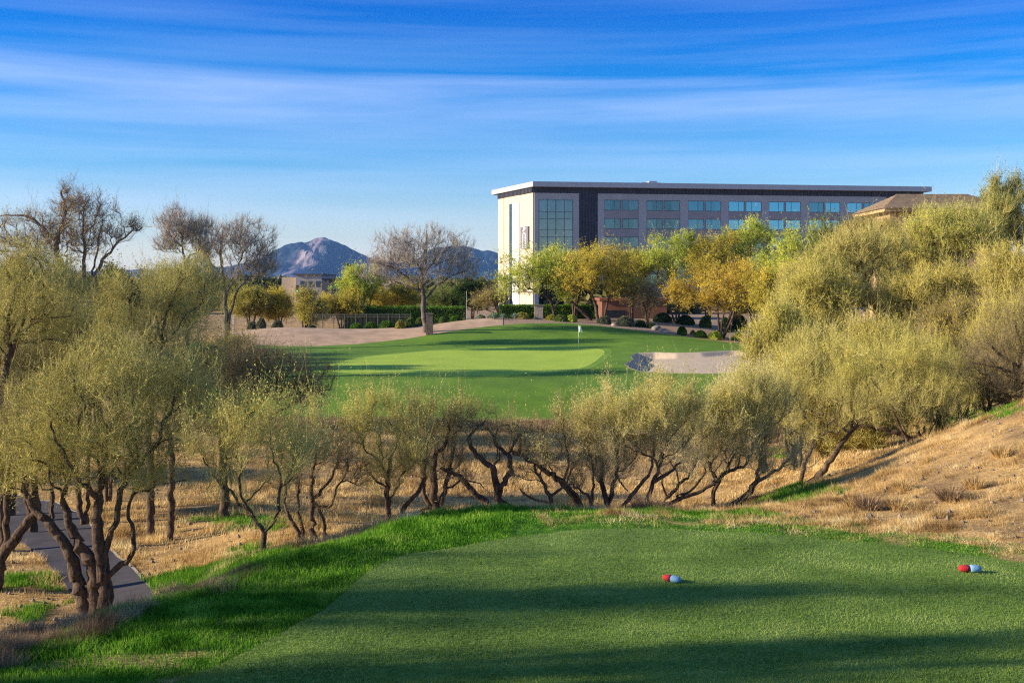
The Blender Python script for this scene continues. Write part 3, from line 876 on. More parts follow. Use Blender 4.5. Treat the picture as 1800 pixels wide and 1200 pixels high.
def wood(name, PO, PA, R, mat, parent, rg, rmin=0.0, thin=None):
    e = np.nonzero((PA >= 0) & (R > rmin))[0]
    p = PA[e]
    tang = unit(PO[e] - PO[p])
    # main child continues the ring radius of its parent
    mainr = {}
    order = np.argsort(R[e])
    main = np.full(len(PO), -1)
    main[p[order]] = e[order]
    is_main = main[p] == e
    tn = np.zeros_like(PO)   # node tangent
    tn[e] = tang
    tp = tn[p].copy(); z = np.linalg.norm(tp, axis=1) < 0.1; tp[z] = tang[z]
    ts = np.where(is_main[:, None], tp, tang)
    r0 = np.where(is_main, R[p], np.minimum(R[p], R[e] * 1.15)); r1 = R[e]
    V, Fs, n0, MI = [], [], 0, []

    def frame(t):
        ref = np.where(np.abs(t[:, 1:2]) < 0.95, np.array([[0.12, 0.98, 0.08]]), np.array([[1.0, 0.0, 0.0]]))
        a = unit(np.cross(t, ref)); b = np.cross(t, a); return a, b
    for lo, hi, ns in ((0.045, 99, 9), (0.014, 0.045, 5), (0, 0.014, 3)):
        m = (r1 >= lo) & (r1 < hi)
        if not m.any(): continue
        an = np.arange(ns) * 2 * math.pi / ns
        a0, b0 = frame(ts[m]); a1, b1 = frame(tang[m])
        k0 = 1.0; k1 = 1.0
        if ns == 9:
            # furrowed, lumpy trunk: radius varies with the spot it is at
            k0 = 1 + 0.30 * (vnoise(PO[p][m][:, None, 0] * 5 + an[None] * 1.3, PO[p][m][:, None, 2] * 5 + an[None] * 0.7) - 0.5)
            k1 = 1 + 0.30 * (vnoise(PO[e][m][:, None, 0] * 5 + an[None] * 1.3, PO[e][m][:, None, 2] * 5 + an[None] * 0.7) - 0.5)
            k0 = k0[..., None]; k1 = k1[..., None]
        ca, sa = np.cos(an)[None, :, None], np.sin(an)[None, :, None]
        q0 = PO[p][m][:, None] + (ca * a0[:, None] + sa * b0[:, None]) * r0[m][:, None, None] * k0
        q1 = PO[e][m][:, None] + (ca * a1[:, None] + sa * b1[:, None]) * r1[m][:, None, None] * k1
        q = np.concatenate([q0, q1], 1)
        base = n0 + np.arange(m.sum())[:, None] * 2 * ns
        i = np.arange(ns); j = (i + 1) % ns
        fq = np.stack([base + i, base + j, base + ns + j, base + ns + i], -1).reshape(-1, 4)
        V.append(q.reshape(-1, 3)); Fs.append((fq, 0 if ns > 3 or thin is None else 1)); n0 += q.shape[0] * 2 * ns
    return mk(name, np.vstack(V), Fs, [mat] + ([thin] if thin is not None else []), parent, smooth=True)


def spikes(B, T, w, rg):
    """thin tapering three-sided twigs from B to T"""
    t = unit(T - B); ref = unit(rg.normal(size=t.shape)); a = unit(np.cross(t, ref)); b = np.cross(t, a)
    w = np.broadcast_to(np.asarray(w, float), (len(B),))[:, None]
    v = np.stack([B + a * w, B - a * w * .5 + b * w * .87, B - a * w * .5 - b * w * .87, T], 1)
    k = np.arange(len(B))[:, None] * 4
    f = np.stack([k + np.array([[0, 1, 3]]), k + np.array([[1, 2, 3]]), k + np.array([[2, 0, 3]])], 1).reshape(-1, 3)
    return v.reshape(-1, 3), f


def crown(name, PO, PA, R, sp, mats, parent, rg, keep=None, scale=1.0):
    """twigs and leaves sprung from the thin branches"""
    e = np.nonzero((PA >= 0) & (R < sp.get('rmax', 0.03)))[0]
    if keep is not None: e = e[keep(PO[e])]
    if len(e) == 0: e = np.nonzero(PA >= 0)[0]
    n = int(sp['twigs'] * .62)
    s = rg.choice(e, n)
    u = rg.random((n, 1))
    B = PO[PA[s]] * (1 - u) + PO[s] * u
    bd = unit(PO[s] - PO[PA[s]])
    up = np.array([[0, 0, 1.0]])
    dirv = unit(bd * sp.get('along', 0.7) + unit(rg.normal(size=(n, 3))) * sp.get('spread', 0.8) + up * sp.get('up', 0.4))
    L = sp['tlen'] * rg.uniform(0.45, 1.25, (n, 1)) * scale
    whip = rg.random((n, 1)) < sp.get('whip', .05)
    L = np.where(whip, L * 2.1, L); dirv = np.where(whip, unit(dirv + up * 1.2), dirv)
    M = B + dirv * L * 0.5
    d2 = unit(dirv + unit(rg.normal(size=(n, 3))) * 0.35 + up * sp.get('curl', 0.25))
    T = M + d2 * L * 0.55
    tw = sp.get('tw', 0.005) * scale
    V1, F1 = spikes(B, M + (M - B) * 0.25, tw, rg)
    V2, F2 = spikes(M, T, tw * 0.75, rg)
    parts = [(V1, F1), (V2, F2)]
    # side twiglets
    k = sp.get('side', 2)
    SB, ST = [M, B], [T, M]
    if k:
        u = rg.uniform(0.1, 0.95, (n, k, 1))
        sb = (B[:, None] * (1 - u) + T[:, None] * u).reshape(-1, 3)
        sd = unit(np.repeat(d2, k, 0) * 0.6 + unit(rg.normal(size=(n * k, 3))) * 0.9 + up * sp.get('curl', 0.25))
        st = sb + sd * (np.repeat(L, k, 0) * rg.uniform(0.25, 0.55, (n * k, 1)))
        V3, F3 = spikes(sb, st, tw * 0.6, rg)
        parts.append((V3, F3)); SB.append(sb); ST.append(st)
    V, Fs, c = [], [], 0
    for v, f in parts:
        V.append(v); Fs.append(f + c); c += len(v)
    twf = np.vstack(Fs)
    nl = int(sp['leaves'] * sp.get('dens', .40))
    lf = np.zeros((0, 4), int)
    rnd = [rg.random(len(twf))]
    if nl:
        SB, ST = np.vstack(SB), np.vstack(ST)
        if sp.get('top'):
            zq = SB[:, 2]; z1, z2 = np.quantile(zq, .15), np.quantile(zq, .75)
            pw = .12 + np.clip((zq - z1) / (z2 - z1 + 1e-6), 0, 1.3) ** 1.5
            s = rg.choice(len(SB), nl, p=pw / pw.sum())
        else:
            s = rg.integers(0, len(SB), nl)
        u = rg.uniform(0.15, 1.05, (nl, 1)) ** 0.8
        C = SB[s] * (1 - u) + ST[s] * u + rg.normal(0, sp.get('jit', 0.02), (nl, 3))
        ax = unit(unit(ST[s] - SB[s]) * 0.6 + unit(rg.normal(size=(nl, 3))) * 0.8 + up * sp.get('droop', 0.0))
        sd = unit(np.cross(ax, unit(rg.normal(size=(nl, 3)))))
        a = sp['ll'] * rg.uniform(0.5, 1.3, (nl, 1)) * scale; b = sp['lw'] * rg.uniform(0.6, 1.3, (nl, 1)) * scale
        q = np.stack([C - ax * a * .5, C + sd * b * .5 + ax * a * 0.05, C + ax * a * .5, C - sd * b * .5 + ax * a * 0.05], 1)
        lf = c + np.arange(nl * 4).reshape(nl, 4); V.append(q.reshape(-1, 3)); rnd.append(rg.random(nl))
    return mk(name, np.vstack(V), [(twf, 1), (lf, 0)] if nl else [(twf, 1)], mats, parent, fattr={'rnd': np.concatenate(rnd)})


def ell(rg, n, c, r, shell=0.0):
    # boughs: attractors gather in clusters so that gaps stay open between them
    k = max(2, n // 9)
    q = unit(rg.normal(size=(k, 3))) * (rg.random((k, 1)) ** 0.45)
    q = q[rg.integers(0, k, n)] + rg.normal(0, 0.15, (n, 3))
    q[:, 2] += np.where(rg.random(n) < .12, rg.random(n) * .45, 0)
    return np.array(c) + q * np.array(r)


SP = {
    # near wash trees: fine, sparse feathery leaf on long whips
    'mesq': dict(twigs=4200, tlen=0.62, side=2, leaves=14000, ll=.060, lw=.019, tw=.0036, up=.8, curl=.45, spread=.6, along=.6, whip=.07, dens=.55, top=1, rmax=.055),
    'thin': dict(twigs=3000, tlen=0.48, side=2, leaves=4500, ll=.055, lw=.018, tw=.0036, up=.6, curl=.3, spread=.8, along=.7, top=1, rmax=.055),
    'big': dict(twigs=8000, tlen=0.55, side=2, leaves=42000, ll=.062, lw=.020, tw=.004, up=.4, curl=.25, spread=.9, along=.6, rmax=.035, dens=.34, whip=.05),
    'mass': dict(twigs=7500, tlen=0.85, side=2, leaves=40000, ll=.11, lw=.034, tw=.009, up=.6, curl=.45, spread=.75, along=.6, rmax=.05, dens=.42, whip=.025),
    'bare': dict(twigs=9000, tlen=0.8, side=2, leaves=0, ll=.1, lw=.04, tw=.014, up=.6, curl=.5, spread=.5, along=.9, rmax=.05, whip=.02),
    'barel': dict(twigs=9000, tlen=0.85, side=2, leaves=3000, ll=.12, lw=.07, tw=.009, up=.5, curl=.35, spread=.65, along=.9, rmax=.05, whip=.02),
    'far': dict(twigs=2500, tlen=1.0, side=1, leaves=20000, ll=.22, lw=.10, tw=.010, up=.35, curl=.25, spread=.9, along=.5, rmax=.08, jit=.08, dens=.62),
    'farsparse': dict(twigs=3500, tlen=1.0, side=2, leaves=9000, ll=.20, lw=.09, tw=.010, up=.35, curl=.25, spread=.85, along=.6, rmax=.08, jit=.06),
}
FOREST = []


def tree(name, label, d, base, limbs, blobs, kind, leaf, bark, twig, seed, natt=420, group=None, bf=0.35, cat='tree', lean=None,
         wob=0.05, keep=None, kw=None, depth=1.0, cloud=None):
    """base (px,py or None) on the ground d metres off; limbs in (px,py[,dy]) with widths in px; blobs (cx,cy,rx,ry[,dy,share])"""
    rg = np.random.default_rng(seed)
    bx = (base[0] - CX) / F * d
    bz = gz(bx, d)
    O = np.array([bx, d, bz]); m = d / F
    if kind in ('mesq', 'thin'): blobs = [(b[0], b[1] + 10, b[2], b[3] * 1.2) + tuple(b[4:]) for b in blobs]
    LM = []
    for pts, w0, w1 in limbs:
        q = []
        for p in pts:
            dy = p[2] if len(p) > 2 else 0.0
            v = P(p[0], p[1], d) - O; v[1] = dy
            q.append(v)
        q = np.array(q)
        if q[0][2] < 0.35: q[0][2] = -0.12
        elif not LM:
            q = np.vstack([[q[0][0] * 0.5, q[0][1], -0.12], q])
        wf = .70 if kind in ('mesq', 'thin') else (.62 if kind in ('bare', 'barel') and LM else .85)
        LM.append((q, w0 * m / 2 * wf, w1 * m / 2 * wf))
    if not LM:
        raise ValueError(label)
    A = []
    tot = sum((b[5] if len(b) > 5 else b[2] * b[3]) for b in blobs)
    bsx, bsz = {'mesq': (1.25, 1.1), 'thin': (1.3, 1.25), 'far': (1.28, 1.15), 'bare': (1.02, 1.0), 'barel': (1.02, 1.0), 'mass': (1.14, 1.02)}.get(kind, (1.15, 1.12))
    for b in blobs:
        share = (b[5] if len(b) > 5 else b[2] * b[3]) / tot
        c = P(b[0], b[1], d) - O; c[1] = b[4] if len(b) > 4 else 0.0
        A.append(ell(rg, max(4, int(natt * share)), c, (b[2] * m * bsx, b[2] * m * 0.8 * depth * bsx, b[3] * m * bsz), 0.15))
    A = np.vstack(A); A = A[A[:, 2] > 0.15]; A = A[: ] if len(A) < 150 else A[rg.random(len(A)) < .72]
    step = max(0.14, 9 * m)
    PO, PA, R, ch = grow(seed, LM, A, bf=bf, step=step, wob=wob, rtip=(0.0038 + 0.00009 * d) * (.62 if kind == 'bare' else 1.0 if kind == 'barel' else .9 if kind in ('mesq', 'thin') else 1.3 if kind == 'big' else 1.1))
    root = empty(name, O, label, cat, group)
    wood('trunk', PO, PA, R, bark, root, rg, thin=twig)
    sp = dict(SP[kind]); sp.update(kw or {})
    kf = None
    crown('crown', PO, PA, R, sp, [LF[leaf] if leaf else twig, twig], root, rg)
    FOREST.append(root)
    return root


def auto_limbs(bx, by, cx, cy, rx, ry, stems, w, rg, low=0.35):
    """a few stems rising from the base into a crown"""
    L = []
    for k in range(stems):
        a = (k + 0.5) / stems * 2 - 1 if stems > 1 else 0.0
        a += rg.uniform(-0.2, 0.2)
        ex, ey = cx + a * rx * 0.55, cy + ry * rg.uniform(-0.2, 0.35)
        mx = bx + (ex - bx) * 0.35 + rg.uniform(-.08, .08) * rx; my = by + (ey - by) * 0.5
        dy = rg.uniform(-1, 1) * 0.8
        L.append(([(bx + a * w * 0.5, by), (mx, my, dy * 0.4), (ex, ey, dy)], w / math.sqrt(stems) * 1.15, w * 0.22))
    return L
# ------------------------------------------------------------------ near trees along the wash, traced limb by limb
WG = 'gnarled trees along the wash behind the tee'
tree('mesquite_tree', 'slender tree forking in a Y just above the green bank, left of the thicket', 25.7, (462, 976),
     [([(462, 976), (464, 955), (465, 936)], 17, 13), ([(465, 936), (444, 907), (428, 891, .1), (407, 875, .2), (380, 851, .3), (359, 829, .4), (348, 808, .4)], 12, 4),
      ([(444, 907), (433, 877, -.2), (425, 853, -.3), (428, 835, -.4), (432, 800, -.4)], 9, 3), ([(466, 933), (481, 915), (493, 899, -.1), (492, 867, -.2), (500, 845, -.3), (521, 832, -.4)], 10, 4),
      ([(439, 877), (460, 853, .3), (471, 837, .5)], 5, 2)],
     [(425, 770, 75, 55), (395, 800, 55, 45), (500, 800, 50, 45), (460, 745, 70, 35), (540, 770, 40, 40)], 'mesq', 'pale', BK_DARK, TW_OLIVE, 1, 420, WG)
tree('mesquite_tree', 'small tree of several thin stems leaning left beside the Y-forked tree', 31, (535, 944),
     [([(530, 946), (527, 935), (503, 901), (500, 853), (530, 835, .2)], 12, 5), ([(538, 946), (527, 907), (525, 877), (527, 840), (520, 800)], 10, 4)],
     [(520, 790, 45, 45), (560, 750, 40, 30), (490, 830, 35, 30)], 'thin', 'pale', BK_DARK, TW_DARK, 2, 260, WG)
tree('mesquite_tree', 'dark tree with a right-hand limb bending out level and then turning upward', 31.5, (560, 946),
     [([(553, 948), (548, 915), (547, 867), (553, 827), (556, 790)], 17, 5), ([(547, 880), (561, 872), (575, 850, .2), (596, 803, .4)], 10, 5),
      ([(551, 893), (585, 890), (590, 856), (609, 837), (612, 805)], 7, 3), ([(576, 948), (569, 920), (561, 893), (552, 880)], 9, 6)],
     [(560, 790, 50, 45), (605, 775, 35, 40), (620, 810, 30, 35)], 'thin', 'pale', BK_DARK, TW_DARK, 3, 300, WG)
tree('mesquite_tree', 'tree with an upright bare stub and tall wispy shoots rising over the fairway edge', 32, (681, 941),
     [([(679, 943), (684, 913), (679, 878), (682, 843), (685, 806)], 19, 10), ([(688, 910), (712, 885), (735, 867), (749, 843), (749, 811), (752, 773)], 15, 6),
      ([(679, 856), (656, 843), (642, 825, .2), (635, 806, .3)], 7, 4), ([(684, 930), (655, 925, -.3), (625, 932, -.5)], 6, 2)],
     [(690, 785, 60, 45), (650, 750, 40, 45), (655, 715, 30, 30), (715, 800, 40, 40)], 'mesq', 'pale', BK_DARK, TW_OLIVE, 4, 380, WG)
tree('mesquite_tree', 'broad many-stemmed tree with a split trunk left of the hollow gap', 33, (766, 920),
     [([(766, 921), (763, 885), (763, 820), (768, 792), (784, 785, .2), (790, 750)], 28, 6), ([(770, 920), (777, 878), (787, 843), (794, 811), (800, 780)], 18, 6),
      ([(762, 885), (731, 897, -.2), (700, 913, -.3)], 9, 5), ([(760, 890), (745, 874), (740, 832), (749, 778)], 13, 6), ([(780, 865), (800, 850, .2), (830, 846, .3), (850, 862, .4)], 7, 3)],
     [(750, 770, 60, 50), (790, 770, 45, 50), (730, 745, 40, 30), (800, 730, 30, 25)], 'mesq', 'pale', BK_DARK, TW_DARK, 5, 420, WG, kw=dict(leaves=15000))
tree('mesquite_tree', 'stout black tree with looping limbs nearly without leaves, in the middle of the row', 33, (880, 905),
     [([(885, 906), (875, 871), (873, 843), (868, 820), (847, 811), (826, 787), (824, 769), (838, 748), (850, 744)], 24, 7),
      ([(868, 906), (859, 881), (833, 867), (819, 848), (805, 832), (791, 825), (775, 822)], 22, 8),
      ([(880, 866), (889, 839), (901, 829), (894, 797), (878, 792), (868, 769), (857, 752)], 19, 6), ([(880, 880), (900, 888, .2), (920, 902, .3)], 8, 5),
      ([(894, 797), (905, 780), (914, 762)], 8, 5)],
     [(850, 770, 50, 25), (800, 800, 40, 30), (880, 740, 40, 20), (900, 770, 30, 30), (785, 740, 25, 25)], 'thin', 'pale', BK_DARK, TW_DARK, 6, 200, WG, kw=dict(twigs=1500, leaves=3500))
tree('mesquite_tree', 'short forked tree with one pale limb lying to the left over the green grass', 32.5, (977, 898),
     [([(977, 900), (967, 871), (960, 853), (944, 829), (939, 812)], 15, 6), ([(970, 870), (988, 857), (1005, 850)], 9, 4), ([(972, 885), (949, 878, -.3), (928, 867, -.5), (914, 853, -.5)], 8, 4)],
     [(945, 790, 35, 35), (990, 800, 30, 35), (915, 840, 25, 20)], 'thin', 'pale', BK_DARK, TW_DARK, 7, 160, WG, kw=dict(twigs=1300, leaves=3500))
tree('mesquite_tree', 'long trunk leaning far to the left that ends in an upright snag', 34, (1033, 897),
     [([(1033, 900), (1009, 871), (991, 850), (963, 829), (949, 815), (911, 799), (900, 795)], 23, 11), ([(912, 800), (916, 775), (914, 750), (895, 743), (882, 747)], 10, 6),
      ([(937, 812), (939, 792, .2), (960, 766, .4)], 8, 4), ([(990, 848), (1000, 815, -.3), (990, 760, -.3), (990, 735, -.3)], 7, 3)],
     [(935, 770, 45, 35), (990, 780, 40, 50), (1005, 735, 25, 30), (900, 745, 25, 10)], 'thin', 'pale', BK_DARK, TW_DARK, 8, 260, WG, kw=dict(twigs=2200, leaves=8000))
tree('mesquite_tree', 'thin upright tree standing against the foot of the leaning trunk', 33, (1042, 896),
     [([(1042, 898), (1040, 878), (1030, 868), (1009, 857)], 13, 5), ([(1041, 880), (1044, 843), (1042, 812), (1030, 780)], 8, 3)],
     [(1030, 780, 35, 45), (1050, 740, 25, 30), (1005, 830, 20, 20)], 'thin', 'pale', BK_DARK, TW_DARK, 9, 160, WG, kw=dict(twigs=1500, leaves=7000))
tree('mesquite_tree', 'tree with a V of two stems and pale feathery tops, right of the leaning trunk', 33.5, (1072, 893),
     [([(1072, 895), (1065, 867), (1056, 843), (1061, 797), (1042, 762, .3)], 18, 5), ([(1070, 885), (1079, 848), (1086, 820), (1084, 773, -.2)], 12, 5), ([(1084, 832), (1096, 857, .3), (1106, 866, .3)], 6, 3)],
     [(1070, 770, 50, 55), (1100, 750, 40, 50), (1050, 740, 30, 30)], 'mesq', 'pale', BK_DARK, TW_PALE, 10, 330, WG, kw=dict(leaves=32000))
tree('mesquite_tree', 'low tree with two trunks slanting right over the tawny tuft', 33, (1100, 888),
     [([(1084, 893), (1107, 871), (1128, 853), (1147, 820), (1150, 780)], 14, 5), ([(1132, 893), (1140, 870), (1149, 848), (1161, 811), (1170, 780)], 16, 5), ([(1150, 846), (1180, 832, .2), (1200, 815, .3)], 11, 5)],
     [(1150, 760, 55, 50), (1120, 730, 45, 35), (1190, 760, 50, 50)], 'mesq', 'pale', BK_DARK, TW_PALE, 11, 380, WG, kw=dict(leaves=42000))
tree('mesquite_tree', 'tree whose long trunk creeps right along the ground before rising', 36, (1162, 884),
     [([(1160, 895), (1175, 885), (1202, 874), (1237, 860), (1260, 846), (1274, 829), (1290, 800)], 13, 6), ([(1166, 884), (1190, 855), (1215, 838, .2), (1230, 800, .3)], 11, 4), ([(1190, 870), (1215, 866, .3), (1240, 843, .4), (1246, 815, .4)], 7, 4)],
     [(1230, 770, 60, 50), (1190, 730, 50, 40), (1270, 750, 45, 50)], 'mesq', 'pale', BK_DARK, TW_PALE, 12, 400, WG, kw=dict(leaves=42000))
tree('mesquite_tree', 'narrow dark trunk standing upright in the straw at the right end of the row', 36, (1253, 900),
     [([(1253, 902), (1251, 878), (1258, 853), (1272, 829), (1307, 820), (1323, 794), (1323, 769)], 12, 6), ([(1260, 850), (1250, 825, .3), (1247, 790, .3)], 7, 4)],
     [(1290, 770, 50, 50), (1250, 750, 50, 50), (1320, 745, 40, 40)], 'mesq', 'pale', BK_DARK, TW_PALE, 13, 380, WG, kw=dict(leaves=42000))
tree('mesquite_tree', 'thick trunk leaning right with a pale broken limb at its foot', 36.5, (1290, 900),
     [([(1276, 901), (1297, 885), (1318, 867), (1330, 848), (1335, 820), (1339, 783)], 21, 6), ([(1300, 882), (1285, 884, -.3), (1311, 871, -.4), (1349, 864, -.5)], 8, 4), ([(1332, 846), (1377, 822, .3), (1398, 808, .5), (1420, 790, .6)], 9, 4)],
     [(1340, 750, 55, 50), (1370, 780, 45, 40), (1330, 700, 45, 35)], 'mesq', 'pale', BK_DARK, TW_PALE, 14, 380, WG, kw=dict(leaves=40000))
tree('mesquite_tree', 'tree with a strong trunk bowing right beside the straw slope and a dark twiggy head', 40, (1407, 868),
     [([(1405, 870), (1419, 853), (1447, 829), (1458, 811), (1475, 783), (1498, 755), (1520, 735)], 19, 9), ([(1408, 862), (1409, 832), (1414, 811), (1426, 790), (1430, 760)], 13, 6),
      ([(1492, 760), (1460, 735, .5), (1420, 720, .8), (1385, 725, .9)], 7, 3), ([(1495, 757), (1510, 710, .2), (1500, 670, .3)], 7, 3)],
     [(1440, 720, 75, 45), (1520, 690, 60, 50), (1400, 690, 50, 45), (1470, 650, 60, 40)], 'mesq', 'yellow', BK_DARK, TW_OLIVE, 15, 620, WG, kw=dict(twigs=6500, leaves=28000))
tree('mesquite_tree', 'wide fan-shaped tree with long level limb behind the crest of the straw slope', 43, (1620, 795),
     [([(1620, 800), (1607, 771), (1567, 757), (1540, 752), (1511, 747)], 15, 7), ([(1622, 795), (1615, 770), (1609, 720), (1600, 680), (1588, 648)], 11, 4), ([(1600, 768), (1580, 735), (1569, 677, .4), (1555, 640, .5)], 9, 4),
      ([(1600, 768), (1560, 710, -.4), (1520, 660, -.6)], 8, 3), ([(1621, 780), (1635, 730, .3), (1650, 680, .5)], 8, 3)],
     [(1570, 680, 75, 65), (1640, 680, 55, 60), (1520, 690, 55, 45), (1600, 630, 70, 40)], 'mesq', 'yellow', BK_DARK, TW_OLIVE, 16, 700, WG, kw=dict(twigs=7500, leaves=34000))
tree('mesquite_tree', 'little crooked tree with three thin legs near the top of the straw slope', 46, (1673, 762),
     [([(1678, 768), (1665, 755), (1658, 735), (1660, 715), (1680, 690)], 8, 4), ([(1668, 765), (1671, 748), (1660, 728)], 6, 4), ([(1634, 785), (1638, 755, .2), (1655, 730, .1)], 5, 3)],
     [(1680, 680, 45, 45), (1660, 650, 45, 35)], 'mesq', 'yellow', BK_DARK, TW_OLIVE, 17, 320, WG, kw=dict(twigs=3500, leaves=17000))
tree('mesquite_tree', 'brown thorny tree with drooping dark limbs at the right edge above the slope', 44, (1815, 700),
     [([(1815, 715), (1805, 670), (1793, 648), (1760, 625), (1727, 595)], 14, 5), ([(1800, 660), (1760, 645, .4), (1720, 640, .6)], 9, 4), ([(1808, 670), (1830, 630), (1840, 580)], 11, 4), ([(1793, 648), (1788, 600, -.4), (1770, 560, -.5)], 8, 3)],
     [(1770, 610, 70, 55), (1740, 640, 60, 35), (1830, 600, 60, 60)], 'mesq', 'olive', BK_DARK, TW_DARK, 18, 600, None, kw=dict(twigs=8000, leaves=18000))

# ------------------------------------------------------------------ left-hand group
LG = 'olive trees on the left beside the cart path'
tree('mesquite_tree', 'big tree with several furrowed trunks spreading from one foot, in front of the cart path', 26.5, (170, 1084),
     [([(158, 1090), (146, 1054), (135, 1020), (126, 980), (108, 946), (86, 917), (65, 900), (40, 860)], 34, 12), ([(171, 1090), (167, 1031), (167, 993), (144, 962), (126, 930), (110, 880)], 42, 13),
      ([(186, 1090), (182, 1020), (175, 975), (171, 930), (172, 885), (178, 840), (190, 760)], 38, 9), ([(187, 1016), (187, 966), (196, 937), (209, 914), (207, 885), (220, 840)], 17, 7),
      ([(186, 1022), (203, 995), (239, 980), (236, 941), (221, 899), (235, 860)], 13, 6), ([(110, 890), (95, 830, .8), (60, 780, 1.0)], 10, 5), ([(172, 880), (150, 820, -.8), (120, 740, -1.0)], 12, 5), ([(190, 760), (230, 700, .3), (270, 650, .4)], 8, 4)],
     [(150, 790, 120, 70), (250, 740, 95, 75), (90, 720, 100, 70), (270, 830, 60, 45), (180, 650, 95, 50), (60, 830, 60, 40), (320, 700, 60, 50)], 'big', 'moss', BK_DARK, TW_OLIVE, 21, 1300, LG, kw=dict(twigs=13000, leaves=75000))
tree('mesquite_tree', 'leaning dark tree at the left edge with a trunk crossing toward the path', 28.5, (-12, 1025),
     [([(-12, 1035), (0, 985), (30, 940), (60, 905), (68, 880), (60, 840)], 30, 12), ([(5, 975), (12, 940), (10, 900), (14, 850)], 16, 7), ([(0, 985), (-30, 940), (-50, 880)], 18, 8)],
     [(40, 820, 60, 40), (-40, 780, 90, 70), (20, 760, 70, 50)], 'big', 'olive', BK_DARK, TW_DARK, 22, 600, LG, kw=dict(twigs=6000, leaves=26000))
tree('mesquite_tree', 'tree with a dark forked branch over its foliage at the upper left edge', 34, (5, 900),
     [([(5, 900), (-5, 760), (0, 680), (18, 625), (30, 590), (50, 576), (75, 545)], 20, 6), ([(30, 590), (38, 570), (48, 558)], 9, 4), ([(0, 680), (-40, 600), (-60, 540)], 13, 5), ([(75, 545), (72, 500, .3), (60, 460, .5)], 6, 3)],
     [(60, 510, 80, 55), (-20, 580, 80, 60), (100, 590, 60, 50), (30, 470, 60, 40)], 'big', 'moss', BK_DARK, TW_OLIVE, 23, 800, LG, kw=dict(leaves=42000, twigs=8000))
tree('mesquite_tree', 'yellowish tree with a crooked dark branch, below the leafless trees', 36, (265, 880),
     [([(265, 880), (262, 760), (267, 673), (280, 637), (267, 607), (245, 580), (232, 561), (229, 527), (232, 490)], 17, 5), ([(283, 633), (310, 628, .2), (333, 622, .3), (377, 610, .4)], 7, 3), ([(280, 637), (290, 590, -.3), (300, 540, -.3), (325, 490, -.2)], 9, 3),
      ([(262, 720), (220, 670, .5), (190, 620, .6)], 9, 4)],
     [(260, 590, 80, 50), (320, 580, 60, 60), (240, 510, 60, 45), (325, 520, 50, 45), (190, 640, 70, 45), (350, 640, 50, 35)], 'big', 'moss', BK_DARK, TW_OLIVE, 24, 900, LG, kw=dict(leaves=48000, twigs=9000, tlen=.7))
tree('mesquite_tree', 'dusky grey-green rounded tree on a thick short trunk, dark against the fairway', 38, (395, 908),
     [([(396, 912), (393, 860), (392, 800), (385, 740)], 21, 12), ([(392, 800), (430, 740, .2), (470, 690, .3)], 12, 4), ([(390, 770), (360, 710, -.3), (340, 680, -.4)], 10, 4), ([(430, 740), (500, 720, .5), (540, 690, .6)], 7, 3)],
     [(470, 665, 85, 45), (400, 680, 60, 50), (520, 690, 45, 30), (430, 640, 70, 30)], 'big', 'grey', BK_DARK, TW_DARK, 25, 900, LG, kw=dict(leaves=50000, twigs=9000))


def quick(name, label, d, base, cx, cy, rx, ry, kind, leaf, bark, twig, seed, natt, stems=3, w=14, group=None, extra=(), cat='tree', kw=None, sub=4):
    rg = np.random.default_rng(seed)
    bl = [(cx, cy, rx * .75, ry * .75)]
    for k in range(sub):
        a = rg.uniform(0, 6.28); bl.append((cx + math.cos(a) * rx * .5, cy + math.sin(a) * ry * .5, rx * rg.uniform(.35, .55), ry * rg.uniform(.35, .55), rg.uniform(-.4, .4) * rx * d / F))
    bl += list(extra)
    by = YH + (CAMZ - gz((base - CX) / F * d, d)) / d * F
    L = auto_limbs(base, by, cx, cy, rx, ry, stems, w, rg)
    return tree(name, label, d, (base, by), L, bl, kind, leaf, bark, twig, seed, natt, group, cat=cat, kw=kw)


quick('mesquite_tree', 'brownish green tree behind the leaning trunk at the left edge', 37, 60, 60, 680, 110, 80, 'big', 'green', BK_DARK, TW_DARK, 32, 800, stems=2, w=9, group=LG, kw=dict(leaves=42000, tlen=.7))
quick('mesquite_tree', 'green tree in the heart of the left thicket above the cart path', 42, 190, 190, 660, 100, 70, 'mass', 'green', BK_DARK, TW_DARK, 33, 700, stems=2, w=9, group=LG, kw=dict(leaves=40000))
quick('mesquite_tree', 'moss-green tree under the tall leafless crown at upper left', 55, 90, 60, 530, 100, 70, 'mass', 'moss', BK_DARK, TW_OLIVE, 34, 800, stems=2, w=9, group=LG)
quick('mesquite_tree', 'mossy tree behind the crooked branch, below the pale leafless crown', 58, 310, 320, 520, 80, 65, 'mass', 'moss', BK_DARK, TW_OLIVE, 35, 700, stems=2, w=9, group=LG)
quick('evergreen_tree', 'dark green dense tree between the two leafless crowns', 80, 205, 205, 525, 70, 50, 'mass', 'dark', BK_DARK, TW_DARK, 36, 500, kw=dict(ll=.2, lw=.09, leaves=42000))
quick('evergreen_tree', 'dark round-headed tree peeping out at the far left', 84, 20, 30, 520, 60, 60, 'mass', 'dark', BK_DARK, TW_DARK, 37, 400, kw=dict(ll=.2, lw=.09, leaves=36000))
quick('shrub', 'olive bush low in the left thicket next to the fairway corner', 52, 400, 400, 650, 60, 45, 'mass', 'olive', BK_DARK, TW_DARK, 38, 450, cat='bush', w=6)
quick('mesquite_tree', 'shaded olive tree at the left edge over the far bend of the cart path', 46, -30, 0, 760, 110, 80, 'mass', 'moss', BK_DARK, TW_DARK, 39, 600, stems=2, w=9, group=LG, kw=dict(leaves=42000))

